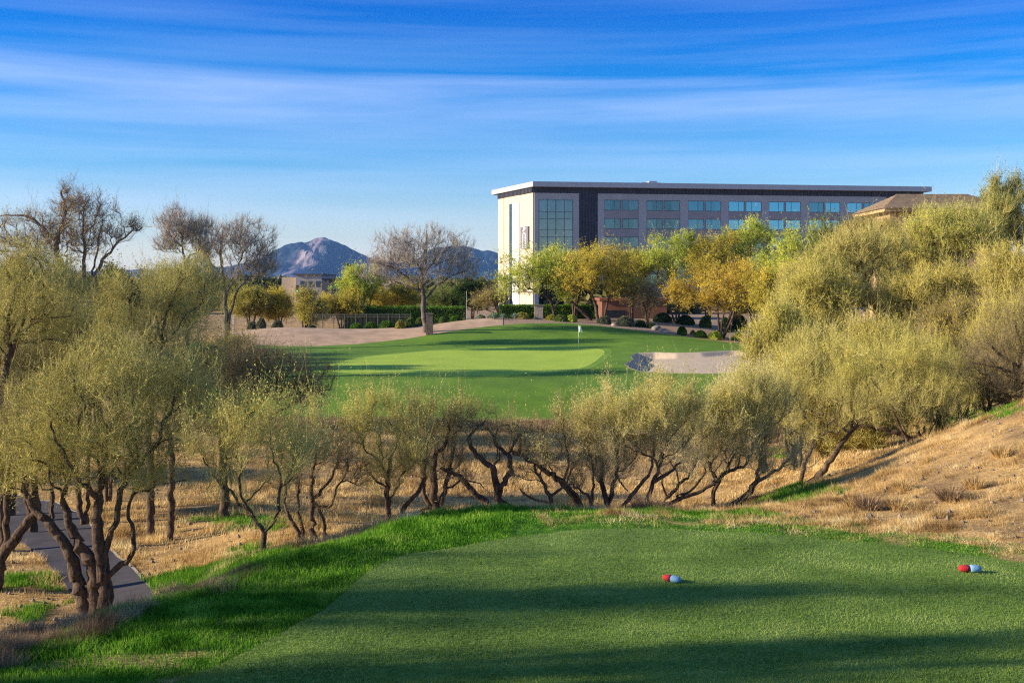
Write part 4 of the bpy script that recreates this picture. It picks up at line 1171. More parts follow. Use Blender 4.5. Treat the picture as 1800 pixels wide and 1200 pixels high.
# ------------------------------------------------------------------ leafless trees
BG_ = 'tall leafless trees beyond the fairway'
tree('bare_tree', 'tallest leafless tree with a pale forked trunk and brown seed clusters, far left', 75, (150, 590),
     [([(149, 585), (152, 567), (144, 548), (133, 535), (115, 487), (101, 449), (99, 425), (117, 377), (107, 335)], 30, 4), ([(150, 552), (147, 487), (149, 433), (144, 401), (150, 360)], 15, 4),
      ([(152, 556), (157, 530), (163, 487), (187, 449), (208, 423), (251, 399)], 16, 3), ([(99, 425), (80, 407), (53, 380), (27, 375), (0, 380)], 11, 3), ([(117, 480), (80, 460), (40, 430), (10, 420)], 8, 3), ([(163, 487), (170, 440), (180, 390)], 7, 3)],
     [(50, 405, 60, 35), (130, 370, 55, 40), (185, 400, 45, 45), (235, 400, 30, 15), (110, 430, 70, 45), (20, 440, 40, 30), (110, 340, 15, 15)], 'barel', 'orange', BK_BROWN, TW_BROWN, 41, 1500, BG_, bf=.25, wob=.12, kw=dict(leaves=6000))
tree('bare_tree', 'leafless tree with a pale leaning second trunk at the edge of the sandy mound', 101, (400, 597),
     [([(400, 597), (397, 553), (395, 521), (392, 487), (387, 449), (392, 415)], 13, 4), ([(401, 590), (405, 548), (421, 500), (448, 484), (480, 470)], 9, 3), ([(395, 521), (410, 490), (425, 450), (440, 420)], 8, 3), ([(392, 487), (370, 460), (350, 430)], 6, 3)],
     [(385, 425, 45, 40), (435, 425, 45, 40), (465, 455, 30, 35), (355, 440, 25, 30), (440, 470, 50, 25)], 'bare', None, BK_BROWN, TW_GREY, 42, 1500, BG_, bf=.22, wob=.12, kw=dict(leaves=0))
tree('bare_tree', 'paler leafless tree with an upright fan of twigs left of the leaning one', 96, (325, 600),
     [([(329, 560), (330, 480), (320, 433), (320, 401), (316, 380)], 9, 3), ([(329, 457), (350, 440), (368, 425)], 6, 2), ([(320, 433), (300, 415), (292, 395)], 5, 2)],
     [(318, 400, 42, 32), (300, 425, 30, 25), (350, 410, 30, 30)], 'bare', None, BK_GREY, TW_GREY, 43, 1000, BG_, bf=.22, wob=.1, kw=dict(twigs=5500))
tree('bare_tree', 'wide leafless tree on a straight brown trunk beside the stone pillar', 110, (748, 581),
     [([(748, 583), (745, 545), (744, 520), (745, 480), (748, 440), (750, 412)], 13, 4), ([(744, 522), (735, 500), (700, 475), (670, 463), (650, 458)], 8, 3), ([(747, 525), (765, 505), (790, 485), (820, 475)], 8, 3),
      ([(741, 515), (710, 500), (680, 492)], 6, 2), ([(745, 480), (770, 450), (800, 430)], 6, 2), ([(745, 480), (720, 445), (700, 425)], 6, 2)],
     [(750, 430, 55, 32), (700, 445, 50, 35), (800, 450, 42, 38), (675, 480, 40, 35), (745, 470, 75, 35), (820, 480, 25, 20)], 'bare', None, BK_BROWN, TW_GREY, 44, 2000, BG_, bf=.22, wob=.12, kw=dict(twigs=11000))

# ------------------------------------------------------------------ right-hand mass
RG = 'yellow-green trees massed on the right'
tree('mesquite_tree', 'half-bare tree with a pale forked trunk rising in front of the right-hand thicket', 60, (1552, 640),
     [([(1552, 640), (1548, 564), (1529, 524), (1520, 487), (1511, 446), (1498, 415), (1490, 395)], 16, 4), ([(1521, 485), (1529, 449), (1539, 418), (1550, 395)], 8, 3), ([(1508, 468), (1490, 458), (1458, 452)], 6, 3), ([(1542, 555), (1557, 527), (1575, 520)], 8, 4), ([(1530, 528), (1505, 522), (1490, 530)], 7, 3)],
     [(1510, 428, 55, 30), (1470, 450, 35, 28), (1550, 445, 40, 40), (1580, 520, 35, 30), (1490, 530, 35, 30), (1520, 480, 60, 50)], 'mass', 'olive', BK_DARK, TW_OLIVE, 51, 700, RG, kw=dict(leaves=16000, twigs=7000))
quick('palo_verde_tree', 'tall green tree with upright plumes at the top right corner', 66, 1770, 1765, 400, 55, 75, 'mass', 'green', BK_OLIVE, TW_OLIVE, 52, 800, group=RG, extra=[(1745, 345, 18, 35), (1775, 335, 18, 28), (1800, 350, 20, 30)], kw=dict(up=.9, leaves=60000))
quick('palo_verde_tree', 'green tree standing before the tiled roof', 62, 1690, 1670, 418, 82, 60, 'mass', 'lime', BK_OLIVE, TW_OLIVE, 53, 800, group=RG)
quick('palo_verde_tree', 'olive-gold tree at the right edge under the tall green plumes', 56, 1790, 1780, 500, 80, 80, 'mass', 'gold', BK_OLIVE, TW_OLIVE, 54, 800, group=RG)
quick('palo_verde_tree', 'golden tree right of the half-bare trunk', 58, 1630, 1620, 540, 75, 70, 'mass', 'gold', BK_OLIVE, TW_OLIVE, 55, 800, group=RG)
quick('palo_verde_tree', 'straw-yellow tree left of the half-bare trunk', 58, 1470, 1450, 540, 75, 75, 'mass', 'yellow', BK_OLIVE, TW_OLIVE, 56, 850, group=RG, kw=dict(leaves=75000))
quick('palo_verde_tree', 'bright yellow-green tree hanging over the right end of the bunker', 53, 1390, 1370, 620, 75, 75, 'mass', 'yellow', BK_OLIVE, TW_OLIVE, 57, 850, group=RG, kw=dict(leaves=75000))
quick('palo_verde_tree', 'pale feathery tree between the bunker and the row of gnarled trunks', 47, 1345, 1325, 715, 75, 55, 'mass', 'pale', BK_OLIVE, TW_PALE, 58, 700, group=RG, kw=dict(leaves=50000, ll=.08))
quick('palo_verde_tree', 'golden tree in the middle of the right thicket with a ragged head', 52, 1560, 1550, 620, 80, 60, 'mass', 'gold', BK_OLIVE, TW_OLIVE, 59, 700, group=RG)
quick('palo_verde_tree', 'yellowish tree over the crooked little tree by the slope', 54, 1690, 1690, 590, 75, 65, 'mass', 'gold', BK_OLIVE, TW_DARK, 60, 700, group=RG, kw=dict(leaves=42000))
quick('palo_verde_tree', 'lemon-coloured tree just behind the bowing trunk', 50, 1460, 1450, 640, 65, 60, 'mass', 'yellow', BK_OLIVE, TW_OLIVE, 61, 700, group=RG)
quick('palo_verde_tree', 'olive tree whose top touches the last hotel windows', 75, 1530, 1535, 440, 62, 52, 'mass', 'gold', BK_OLIVE, TW_DARK, 62, 600, group=RG)
quick('palo_verde_tree', 'dusty tree filling the far right behind the thorny one', 60, 1850, 1840, 560, 80, 80, 'mass', 'olive', BK_OLIVE, TW_DARK, 63, 500, group=RG, kw=dict(leaves=30000))

# ------------------------------------------------------------------ trees in front of the hotel and behind the green
HG = 'trees in front of the hotel'
FK = dict(ll=.17, lw=.08, leaves=42000, twigs=3500)
tree('palo_verde_tree', 'lime tree with arching dark trunks in front of the hotel corner', 126, (975, 549),
     [([(975, 553), (967, 525), (950, 515), (925, 505)], 7, 3), ([(975, 545), (985, 520), (1000, 500)], 6, 2), ([(1040, 568), (1020, 545), (1000, 525), (985, 507), (960, 490)], 7, 3)],
     [(940, 480, 50, 38), (985, 465, 50, 32), (915, 505, 32, 25), (990, 495, 40, 25)], 'far', 'lime', BK_DARK, TW_DARK, 71, 600, HG, kw=FK)
tree('palo_verde_tree', 'golden tree with a forked black trunk before the dark hotel wall', 124, (1052, 562),
     [([(1052, 564), (1048, 540), (1040, 515), (1022, 500)], 8, 3), ([(1060, 562), (1066, 540), (1072, 515), (1092, 500)], 6, 3), ([(1048, 540), (1030, 528), (1018, 515)], 5, 2)],
     [(1045, 480, 55, 35), (1085, 485, 40, 30), (1015, 480, 40, 30), (1060, 455, 45, 18)], 'far', 'gold', BK_DARK, TW_DARK, 72, 600, HG, kw=FK)
quick('palo_verde_tree', 'small brown thin tree in front of the rust-coloured wall', 124, 1138, 1135, 515, 45, 32, 'farsparse', 'olive', BK_DARK, TW_DARK, 73, 260, group=HG, w=5, kw=dict(leaves=7000, ll=.15, lw=.07))
quick('palo_verde_tree', 'bright lime tree poking up over the hotel windows', 130, 1190, 1185, 465, 70, 60, 'far', 'lime', BK_DARK, TW_DARK, 74, 600, group=HG, w=7, extra=[(1190, 415, 12, 16), (1213, 425, 18, 14)], kw=FK)
quick('palo_verde_tree', 'amber round-crowned tree on slim trunks at the corner of the fairway', 113, 1268, 1290, 505, 95, 48, 'far', 'orange', BK_DARK, TW_DARK, 75, 900, group=HG, w=9, stems=4, extra=[(1350, 490, 45, 35), (1220, 520, 40, 35)], kw=dict(ll=.15, lw=.075, leaves=75000, twigs=6000))
quick('palo_verde_tree', 'golden tree tucked between the lime and the amber ones', 128, 1245, 1245, 460, 65, 50, 'far', 'gold', BK_DARK, TW_DARK, 76, 400, group=HG, w=6, kw=FK)
quick('palo_verde_tree', 'fresh green tree behind the amber crown, below the hotel windows', 105, 1420, 1410, 460, 75, 55, 'far', 'lime', BK_DARK, TW_DARK, 77, 600, group=HG, w=8, kw=FK)
quick('palo_verde_tree', 'yellow-green tree under the middle hotel windows', 132, 1325, 1320, 445, 70, 45, 'far', 'lime', BK_DARK, TW_DARK, 78, 400, group=HG, w=6, kw=FK)
quick('palo_verde_tree', 'green tree below the right hotel bays', 100, 1480, 1475, 435, 62, 48, 'far', 'green', BK_DARK, TW_DARK, 79, 400, group=HG, w=8, kw=FK)
quick('palo_verde_tree', 'olive tree filling in under the amber crown at the right', 100, 1375, 1375, 530, 65, 60, 'far', 'gold', BK_DARK, TW_DARK, 80, 400, group=HG, w=6, kw=FK)
quick('palo_verde_tree', 'thin brown tree beside the pale end wall of the hotel', 135, 880, 872, 520, 40, 30, 'farsparse', 'olive', BK_DARK, TW_DARK, 81, 260, group=HG, w=5, kw=dict(leaves=6000))

BGN = 'small trees behind the railing fence'
quick('palo_verde_tree', 'dark olive tree nearest the leaning pale trunk', 135, 440, 438, 536, 38, 26, 'far', 'olive', BK_DARK, TW_DARK, 82, 350, group=BGN, w=6, kw=FK)
quick('palo_verde_tree', 'amber-olive tree second behind the round grey shrubs', 137, 492, 488, 538, 34, 26, 'far', 'gold', BK_DARK, TW_DARK, 83, 350, group=BGN, w=6, kw=FK)
quick('mesquite_tree', 'dark green tree with splayed trunks right of the traffic light', 133, 536, 545, 541, 34, 25, 'far', 'olive', BK_DARK, TW_DARK, 84, 350, group=BGN, w=9, stems=4, kw=FK)
quick('palo_verde_tree', 'golden tree behind the railing, under the flat-roofed building', 138, 600, 600, 538, 38, 26, 'far', 'gold', BK_DARK, TW_DARK, 85, 350, group=BGN, w=6, kw=FK)
quick('palo_verde_tree', 'lime tree rising left of the wide leafless tree', 142, 640, 640, 500, 42, 38, 'far', 'lime', BK_DARK, TW_DARK, 86, 400, group=BGN, w=7, kw=FK)
quick('palo_verde_tree', 'yellow tree low behind the hedge and the leafless crown', 146, 690, 695, 525, 50, 26, 'far', 'gold', BK_DARK, TW_DARK, 87, 350, group=BGN, w=6, kw=FK)
quick('evergreen_tree', 'deep green tree behind the thin lamp pole', 150, 830, 832, 520, 32, 26, 'far', 'dark', BK_DARK, TW_DARK, 88, 350, group=BGN, w=6, kw=dict(ll=.22, lw=.12, leaves=42000))
quick('evergreen_tree', 'mid green tree between the brown trunk and the thin lamp pole', 152, 795, 790, 528, 38, 22, 'far', 'green', BK_DARK, TW_DARK, 89, 350, group=BGN, w=6, kw=FK)

# lower and filling crowns
quick('mesquite_tree', 'olive tree between the left-edge leaner and the big forked tree, high up', 38, 150, 140, 600, 85, 60, 'big', 'moss', BK_DARK, TW_OLIVE, 140, 700, stems=2, w=9, group=LG, kw=dict(tlen=.7))
quick('mesquite_tree', 'straw-tinted tree right of the big forked tree, above the dry ground', 35, 300, 300, 690, 80, 60, 'big', 'moss', BK_DARK, TW_OLIVE, 141, 700, stems=1, w=8, group=LG, kw=dict(tlen=.7))
quick('mesquite_tree', 'mossy tree at the left edge below the round dark one', 40, 20, 20, 640, 90, 70, 'big', 'moss', BK_DARK, TW_OLIVE, 142, 700, stems=2, w=9, group=LG, kw=dict(tlen=.7))
quick('mesquite_tree', 'olive tree over the bend of the cart path', 39, 90, 90, 790, 80, 55, 'big', 'moss', BK_DARK, TW_DARK, 144, 500, stems=2, w=9, group=LG, kw=dict(leaves=30000))
quick('mesquite_tree', 'mossy tree under the left end of the tall leafless crown', 60, 170, 175, 580, 80, 45, 'mass', 'moss', BK_DARK, TW_OLIVE, 145, 600, stems=2, w=9, group=LG)
quick('palo_verde_tree', 'pale wispy tree at the foot of the bright tree by the bunker', 45, 1400, 1400, 700, 70, 60, 'mass', 'pale', BK_OLIVE, TW_OLIVE, 146, 600, group=RG, kw=dict(ll=.08, lw=.026))
quick('palo_verde_tree', 'yellow-green tree low between the fan-shaped tree and the bowing trunk', 49, 1540, 1540, 690, 70, 60, 'mass', 'yellow', BK_OLIVE, TW_OLIVE, 147, 600, group=RG, kw=dict(leaves=30000))
quick('palo_verde_tree', 'olive tree low behind the crooked little tree', 50, 1650, 1650, 670, 70, 55, 'mass', 'yellow', BK_OLIVE, TW_OLIVE, 148, 600, group=RG, kw=dict(leaves=26000))
quick('palo_verde_tree', 'dull gold tree below the olive-gold one at the right edge', 52, 1770, 1765, 590, 70, 55, 'mass', 'gold', BK_OLIVE, TW_OLIVE, 149, 600, group=RG, kw=dict(leaves=30000))
quick('palo_verde_tree', 'yellow tree in the centre of the right thicket below the tiled roof', 64, 1600, 1600, 470, 75, 60, 'mass', 'yellow', BK_OLIVE, TW_OLIVE, 150, 700, group=RG)
quick('palo_verde_tree', 'green-gold tree below the tree in front of the tiled roof', 59, 1720, 1715, 520, 70, 60, 'mass', 'gold', BK_OLIVE, TW_OLIVE, 151, 700, group=RG)
quick('palo_verde_tree', 'yellow-green tree between the amber crown and the half-bare trunk', 70, 1430, 1425, 505, 60, 50, 'mass', 'yellow', BK_OLIVE, TW_OLIVE, 152, 600, group=RG)
quick('palo_verde_tree', 'golden-lime tree between the two arching dark-trunked trees', 130, 1010, 1010, 470, 55, 34, 'far', 'lime', BK_DARK, TW_DARK, 153, 400, group=HG, w=6, kw=FK)
quick('palo_verde_tree', 'golden tree right of the forked black trunk, before the first bays', 130, 1110, 1105, 480, 45, 34, 'far', 'gold', BK_DARK, TW_DARK, 154, 400, group=HG, w=6, kw=FK)

quick('shrub', 'yellow-green bush reaching down to the crest of the straw slope', 45, 1520, 1520, 765, 45, 30, 'mass', 'yellow', BK_OLIVE, TW_OLIVE, 160, 300, cat='bush', w=5, kw=dict(ll=.08, lw=.026))
quick('shrub', 'feathery low bush under the fan-shaped tree', 49, 1590, 1585, 735, 50, 32, 'mass', 'yellow', BK_OLIVE, TW_OLIVE, 161, 350, cat='bush', w=5, kw=dict(ll=.08, lw=.026, leaves=26000))
quick('shrub', 'olive bush low beside the thorny tree at the right edge', 50, 1735, 1735, 680, 55, 35, 'mass', 'olive', BK_OLIVE, TW_DARK, 162, 350, cat='bush', w=5, kw=dict(leaves=26000))
quick('shrub', 'yellow bush filling under the bright tree at the bunker end', 52, 1400, 1390, 725, 60, 40, 'mass', 'yellow', BK_OLIVE, TW_OLIVE, 163, 400, cat='bush', w=5, kw=dict(leaves=30000))
quick('shrub', 'pale yellow bush between the bunker tree and the slope, lowest in the thicket', 47, 1450, 1450, 770, 45, 32, 'mass', 'pale', BK_OLIVE, TW_OLIVE, 164, 350, cat='bush', w=5, kw=dict(ll=.08, lw=.026, leaves=26000))
quick('shrub', 'grassy green bush behind the little crooked tree', 53, 1650, 1650, 705, 50, 30, 'mass', 'lime', BK_OLIVE, TW_OLIVE, 165, 300, cat='bush', w=5, kw=dict(leaves=22000))

# more of the same kinds standing outside the left of the view; their shadows fall across the tee and the bank
OG = 'trees beyond the left edge of the tee'
src = [o for o in FOREST if o.name.startswith('mesquite_tree')]
big, mid = FOREST[18], FOREST[22]
OFF = [(-16, 16.9, (1.15, .5, 1.25), 0.0, 18, 'nearest'), (-26, 15.6, (1.4, .42, 1.5), 0.1, 22, 'second'), (-13.2, 15.4, (.55, .7, .45), 3.9, 18, 'shortest'), (-12.6, 18.4, (.45, .5, .36), 2.0, 22, 'low'),
       (-30, 11.5, (2.4, 1.0, 2.6), 0.0, 3, 'airiest'), (-19, 12.6, (2.0, .7, 2.3), 0.7, 9, 'thinnest'), (-38, 13.8, (2.6, 1.0, 3.2), 2.7, 11, 'farthest')]
for i, (x, y, s, rz, proto, wd) in enumerate(OFF):
    copy_tree(FOREST[proto], (x, y, gz(x, y) - 0.05), 'olive tree beyond the left edge of view, %s of those shading the tee' % wd, rz, s, OG)
for x, y, s, rz, proto in [(-38, 101, .9, 1, 19), (-30, 93, 1.0, 2, 19), (-33, 88, .9, 4, 18), (-45, 97, 1.1, 3, 18)]:
    copy_tree(FOREST[proto], (x, y, gz(x, y) - 0.05), 'olive tree in the thicket left of the putting green', rz, (s * 1.25,) * 3, 'trees shading the putting green')
# ------------------------------------------------------------------ buildings
class Face:
    """a wall plane from A to B seen from outside; boxes are given along it, up it and out of it"""
    def __init__(s, A, B, O, flip=1):
        s.A = np.array(A, float); s.B = np.array(B, float); s.L = np.linalg.norm(s.B - s.A)
        s.u = (s.B - s.A) / s.L; s.n = np.array([s.u[1], -s.u[0]]) * flip; s.O = np.array(O, float)

    def at(s, px):
        k = (px - CX) / F; d = s.B - s.A
        return (k * s.A[1] - s.A[0]) / (d[0] - k * d[1]) * s.L

    def pt(s, u, z, o):
        p = s.A + s.u * u + s.n * o
        return (p[0] - s.O[0], p[1] - s.O[1], z - s.O[2])

    def box(s, mb, u0, u1, z0, z1, o0, o1, m=0):
        a = [s.pt(u0, z0, o1), s.pt(u1, z0, o1), s.pt(u1, z0, o0), s.pt(u0, z0, o0),
             s.pt(u0, z1, o1), s.pt(u1, z1, o1), s.pt(u1, z1, o0), s.pt(u0, z1, o0)]
        mb.hexa(a, m)


def poly_prism(mb, pts, z0, z1, O, m=0):
    n = len(pts)
    V = [(p[0] - O[0], p[1] - O[1], z0 - O[2]) for p in pts] + [(p[0] - O[0], p[1] - O[1], z1 - O[2]) for p in pts]
    mb.add(V, [tuple(range(n))[::-1], tuple(range(n, 2 * n))] + [(i, (i + 1) % n, n + (i + 1) % n, n + i) for i in range(n)], m)


M_GREY = simple('grey_render', (0.24, 0.24, 0.26), 0.85, var=0.06, scale=0.6)
M_LGREY = simple('light_grey_render', (0.37, 0.375, 0.385), 0.85, var=0.05, scale=0.6)
M_BROWNG = simple('taupe_spandrel', (0.30, 0.28, 0.29), 0.85, var=0.06, scale=0.6)
M_CREAM = simple('cream_render', (0.50, 0.43, 0.34), 0.85, var=0.06, scale=0.5)
M_CORR = simple('dark_corrugated_metal', (0.055, 0.055, 0.07), 0.5, metal=0.4, var=0.15, scale=1.0)
M_FASC = simple('roof_edge_metal', (0.40, 0.41, 0.44), 0.45, metal=0.2, var=0.05, scale=0.5)
M_WHITE = simple('white_panel', (0.86, 0.86, 0.84), 0.5, var=0.03, scale=0.5)
M_DARK = simple('dark_interior', (0.012, 0.014, 0.02), 0.8, var=0.2, scale=1)  # near-black colour stands for the shade inside rooms, opening and cup
M_CURT = simple('window_curtain', (0.30, 0.31, 0.31), 0.9, var=0.2, scale=2.5)
M_ALU = simple('window_metal', (0.10, 0.12, 0.15), 0.4, metal=0.6, var=0.1)
M_BRICK = simple('rust_wall', (0.17, 0.075, 0.042), 0.9, var=0.2, scale=0.8, bump=0.3)
M_STONE = simple('stone_veneer', (0.17, 0.125, 0.10), 0.9, var=0.4, scale=5, bump=0.8, bscale=14)
M_STONEL = simple('pale_stone', (0.42, 0.34, 0.26), 0.9, var=0.3, scale=5, bump=0.8, bscale=14)


def glass_mat(name, tint, fac):
    m, nt, out = new_mat(name)
    g = N(nt, 'ShaderNodeBsdfGlossy'); g.inputs['Color'].default_value = tint; g.inputs['Roughness'].default_value = 0.03
    t = N(nt, 'ShaderNodeBsdfTransparent'); t.inputs[0].default_value = (0.75, 0.85, 0.9, 1)
    x = N(nt, 'ShaderNodeMixShader'); x.inputs[0].default_value = fac
    nt.links.new(t.outputs[0], x.inputs[1]); nt.links.new(g.outputs[0], x.inputs[2]); nt.links.new(x.outputs[0], out.inputs[0])
    return m


M_GLASS = glass_mat('window_glass', (0.22, 0.46, 0.64, 1), 0.36)
M_GLASSB = glass_mat('sky_tinted_window_glass', (0.25, 0.62, 0.88, 1), 0.5)  # mirrored sky blue put into the tint, strongest in the upper right bays
M_GLASSD = glass_mat('dim_window_glass', (0.30, 0.48, 0.58, 1), 0.22)
M_GLASS2 = glass_mat('curtain_wall_glass', (0.34, 0.44, 0.50, 1), 0.36)


def text_mesh(name, body, size, mat, parent, M, ext=0.02):
    cu = bpy.data.curves.new(name, 'FONT'); cu.body = body; cu.size = size; cu.extrude = ext; cu.align_x = 'CENTER'; cu.align_y = 'CENTER'
    o = bpy.data.objects.new(name, cu)
    COL.objects.link(o)
    dg = bpy.context.evaluated_depsgraph_get(); me = bpy.data.meshes.new_from_object(o.evaluated_get(dg))
    bpy.data.objects.remove(o)
    me.transform(M); me.materials.clear(); me.materials.append(mat)
    t = bpy.data.objects.new(name, me); COL.objects.link(t); t.parent = parent
    return t


def build_hotel():
    A, B, C = (3.61, 190.0), (-2.36, 205.0), (72.2, 200.0)
    D = (67.0, 217.0)
    O = (A[0], A[1], gz(*A))
    z0 = O[2] - 0.5
    r = empty('hotel_building', O, 'long grey hotel with cream end wall and flat overhanging roof behind the golden trees', 'hotel')
    R = Face(A, C, O); Lf = Face(B, A, O)
    ZT, ZF, ZB, ZH = 22.3, 21.45, 20.5, 19.45
    mb = MB(); poly_prism(mb, [A, C, D, B], z0, ZF, O); mb.build('wall', M_GREY, r)
    # cream skin of the end wall
    mb = MB(); Lf.box(mb, 0.0, Lf.at(886.4), z0, ZB + .25, 0.01, 0.12); Lf.box(mb, Lf.at(887.6), Lf.at(896.5), z0, ZB + .1, 0.01, 0.14); Lf.box(mb, Lf.at(896.5), Lf.at(914.5), 19.3, ZB + .05, 0.01, 0.14); Lf.box(mb, Lf.at(914.5), Lf.L - 0.02, z0, ZB, 0.01, 0.14)
    mb.build('end_wall', M_CREAM, r)
    mb = MB(); Lf.box(mb, Lf.at(903.2), Lf.at(914.4), z0, 19.25, 0.02, 0.30); mb.build('white_panel', M_WHITE, r)  # plain white panel stands for the bright reflection in mirrored glass
    mb = MB(); Lf.box(mb, Lf.at(896.6), Lf.at(903.0), z0, 19.25, 0.02, 0.06); mb.build('stair_window', M_GLASS2, r)
    # sign on the end wall
    u0, u1 = Lf.at(918.5), Lf.at(932)
    mb = MB(); Lf.box(mb, u0, u1, 11.3, 15.0, 0.16, 0.42); sg = mb.build('sign', simple('sign_face', (0.16, 0.155, 0.18), 0.6, var=0.05), r)
    from mathutils import Matrix
    uc = (u0 + u1) / 2
    n3 = Vector((Lf.n[0], Lf.n[1], 0)); up = Vector((0, 0, 1)); uu = Vector((Lf.u[0], Lf.u[1], 0))

    def place(u, z, rot):
        p = Vector(Lf.pt(u, z, 0.44)); a, b = (uu, up) if not rot else (-up, uu)
        M = Matrix(((a.x, b.x, n3.x, p.x), (a.y, b.y, n3.y, p.y), (a.z, b.z, n3.z, p.z), (0, 0, 0, 1))); return M
    w = u1 - u0
    text_mesh('sign_lettering', 'AC', w * 0.50, M_WHITE, sg, place(uc, 14.1, True))
    text_mesh('sign_lettering', 'HOTEL', w * 0.24, M_WHITE, sg, place(uc + w * .2, 12.35, True))
    text_mesh('sign_lettering', 'MARRIOTT', w * 0.18, M_WHITE, sg, place(uc - w * .15, 12.35, True))
    # dark corrugated band under the roof and the tall dark panel
    mb = MB(); R.box(mb, 0, R.L, ZB, ZF, 0.01, 0.16); Lf.box(mb, 0, Lf.L, ZB + .1, ZF, 0.15, 0.28)
    for u in np.arange(0.2, R.L, 0.62): R.box(mb, u, u + 0.3, ZB, ZF - .01, 0.161, 0.24)
    for u in np.arange(0.2, Lf.L - .3, 0.62): Lf.box(mb, u, u + 0.3, ZB + .1, ZF - .01, 0.281, 0.35)
    a, b = R.at(1018), R.at(1050)
    R.box(mb, a, b, z0, ZB - .01, 0.01, 0.10)
    for u in np.arange(a + .1, b - .2, 0.5): R.box(mb, u, u + 0.24, z0, ZB - .012, 0.101, 0.17)
    mb.build('corrugated_cladding', M_CORR, r)
    # grey block with the glazed corner
    a0, a1 = R.at(938) + .1, R.at(1017.5); g0, g1 = R.at(946.5), R.at(1007)
    mb = MB()
    R.box(mb, a0, g0, z0, ZB - .02, 0.01, 0.20); R.box(mb, g1, a1, z0, ZB - .02, 0.01, 0.20); R.box(mb, g0 + .002, g1 - .002, ZH, ZB - .02, 0.01, 0.198); mb.build('corner_surround', M_LGREY, r)
    mb = MB()
    for z in (19.35, 17.4, 16.2, 14.4, 13.2, 11.4, 10.2, 8.2, 7.0, 5.0, 3.6): R.box(mb, g0 + .01, g1 - .01, z - .07, z, 0.09, 0.17)
    for k in range(5): u = g0 + (g1 - g0 - .1) * k / 4 + .02; R.box(mb, u, u + .08, z0, ZH - .01, 0.09, 0.18)
    cw = mb.build('curtain_wall_frame', M_ALU, r)
    mb = MB(); R.box(mb, g0 + .01, g1 - .01, z0, ZH - .01, 0.05, 0.08); mb.build('curtain_wall_glass', M_GLASS2, cw)
    for k, (q0, q1, z1, z2) in enumerate([(.03, .33, 17.5, 19.3), (.68, .8, 17.5, 19.3), (.68, .97, 12, 16.2), (.05, .3, 14.5, 16)]):
        mb = MB(); R.box(mb, g0 + (g1 - g0) * q0, g0 + (g1 - g0) * q1, z1, z2, 0.012, 0.03); mb.build('blind', M_CREAM, cw)
    mb = MB(); R.box(mb, g0 + .01, g1 - .01, z0, ZH - .01, 0.004, 0.010); mb.build('dark_room', M_DARK, cw)
    # window bays
    st = [1062, 1136, 1209, 1280, 1351, 1421, 1488]; en = [1122, 1195, 1267, 1338, 1407, 1476, 1544]
    mb = MB(); R.box(mb, R.at(1050.6), R.at(1572), ZH, ZB - .015, 0.012, 0.20)
    ed = [(1050.6, 1062)] + [(en[i], st[i + 1]) for i in range(6)] + [(1544, 1556)]
    for p, q in ed: R.box(mb, R.at(p), R.at(q), z0, ZH - .002, 0.012, 0.22)
    R.box(mb, R.at(1556) + .02, R.L - .05, z0, ZB - .02, 0.012, 0.2)
    mb.build('bay_frame', M_LGREY, r)
    mb = MB()
    for i in range(7):
        u0, u1 = R.at(st[i]) + .01, R.at(en[i]) - .01
        for k in range(6):
            zt = ZH - 1.78 - 3.1 * k; zb = zt - 1.32
            R.box(mb, u0, u1, max(zb, z0), zt, 0.012, 0.17)
        um = (u0 + u1) / 2
        R.box(mb, um - .14, um + .14, z0, ZH - .01, 0.015, 0.16)
    mb.build('spandrel', M_BROWNG, r)
    rg = np.random.default_rng(5)
    protos = {}
    for i in range(7):
        u0, u1 = R.at(st[i]) + .02, R.at(en[i]) - .02; um = (u0 + u1) / 2
        for k in range(5):
            zt = ZH - .03 - 3.1 * k; zb = zt - 1.72
            for s, (a, b) in enumerate(((u0, um - .15), (um + .15, u1))):
                mb = MB()
                for q0, q1 in ((a, a + .06), (b - .06, b), ((a + b) / 2 + (.35 if s == 0 else -.35) - .03, (a + b) / 2 + (.35 if s == 0 else -.35) + .03)): R.box(mb, q0, q1, zb, zt, 0.10, 0.15)
                R.box(mb, a + .061, b - .061, zt - .06, zt, 0.10, 0.148); R.box(mb, a + .061, b - .061, zb, zb + .06, 0.10, 0.148)
                wf = mb.build('window', M_ALU, r)
                mb = MB(); R.box(mb, a + .05, b - .05, zb + .05, zt - .05, 0.112, 0.122); mb.build('pane', (M_GLASSD if i < 2 else M_GLASS if i == 2 or k > 1 else M_GLASSB) if rg.random() < .85 else M_GLASS, wf)
                mb = MB(); R.box(mb, a, b, zb, zt, 0.003, 0.012); mb.build('dark_room', M_DARK, wf)
                w = (b - a) * rg.choice([.35, .5, .58, .6, .62])
                mb = MB(); q0, q1 = (a + .05, a + w) if s == 0 else (b - w, b - .05)
                R.box(mb, q0, q1, zb + .04, zt - .04, 0.03, 0.05); mb.build('curtain', M_CURT, wf)
    # roof slab with overhang
    mb = MB()
    P0 = (-3.7, 206.5); P1 = (A[0] - .15, A[1] - 1.3); P2 = ((1638 - CX) / F * 199, 199.0); P3 = (71, 219); P4 = (-1, 209)
    poly_prism(mb, [P1, P2, P3, P4, P0], ZF + .002, ZT, O); mb.build('roof', M_FASC, r)
    mb = MB(); R.box(mb, R.at(1135), R.at(1170), ZT + .002, ZT + .45, -7, -3); R.box(mb, R.at(1152), R.at(1166), ZT + .451, ZT + .8, -6, -4); mb.build('rooftop_unit', M_FASC, r)


build_hotel()


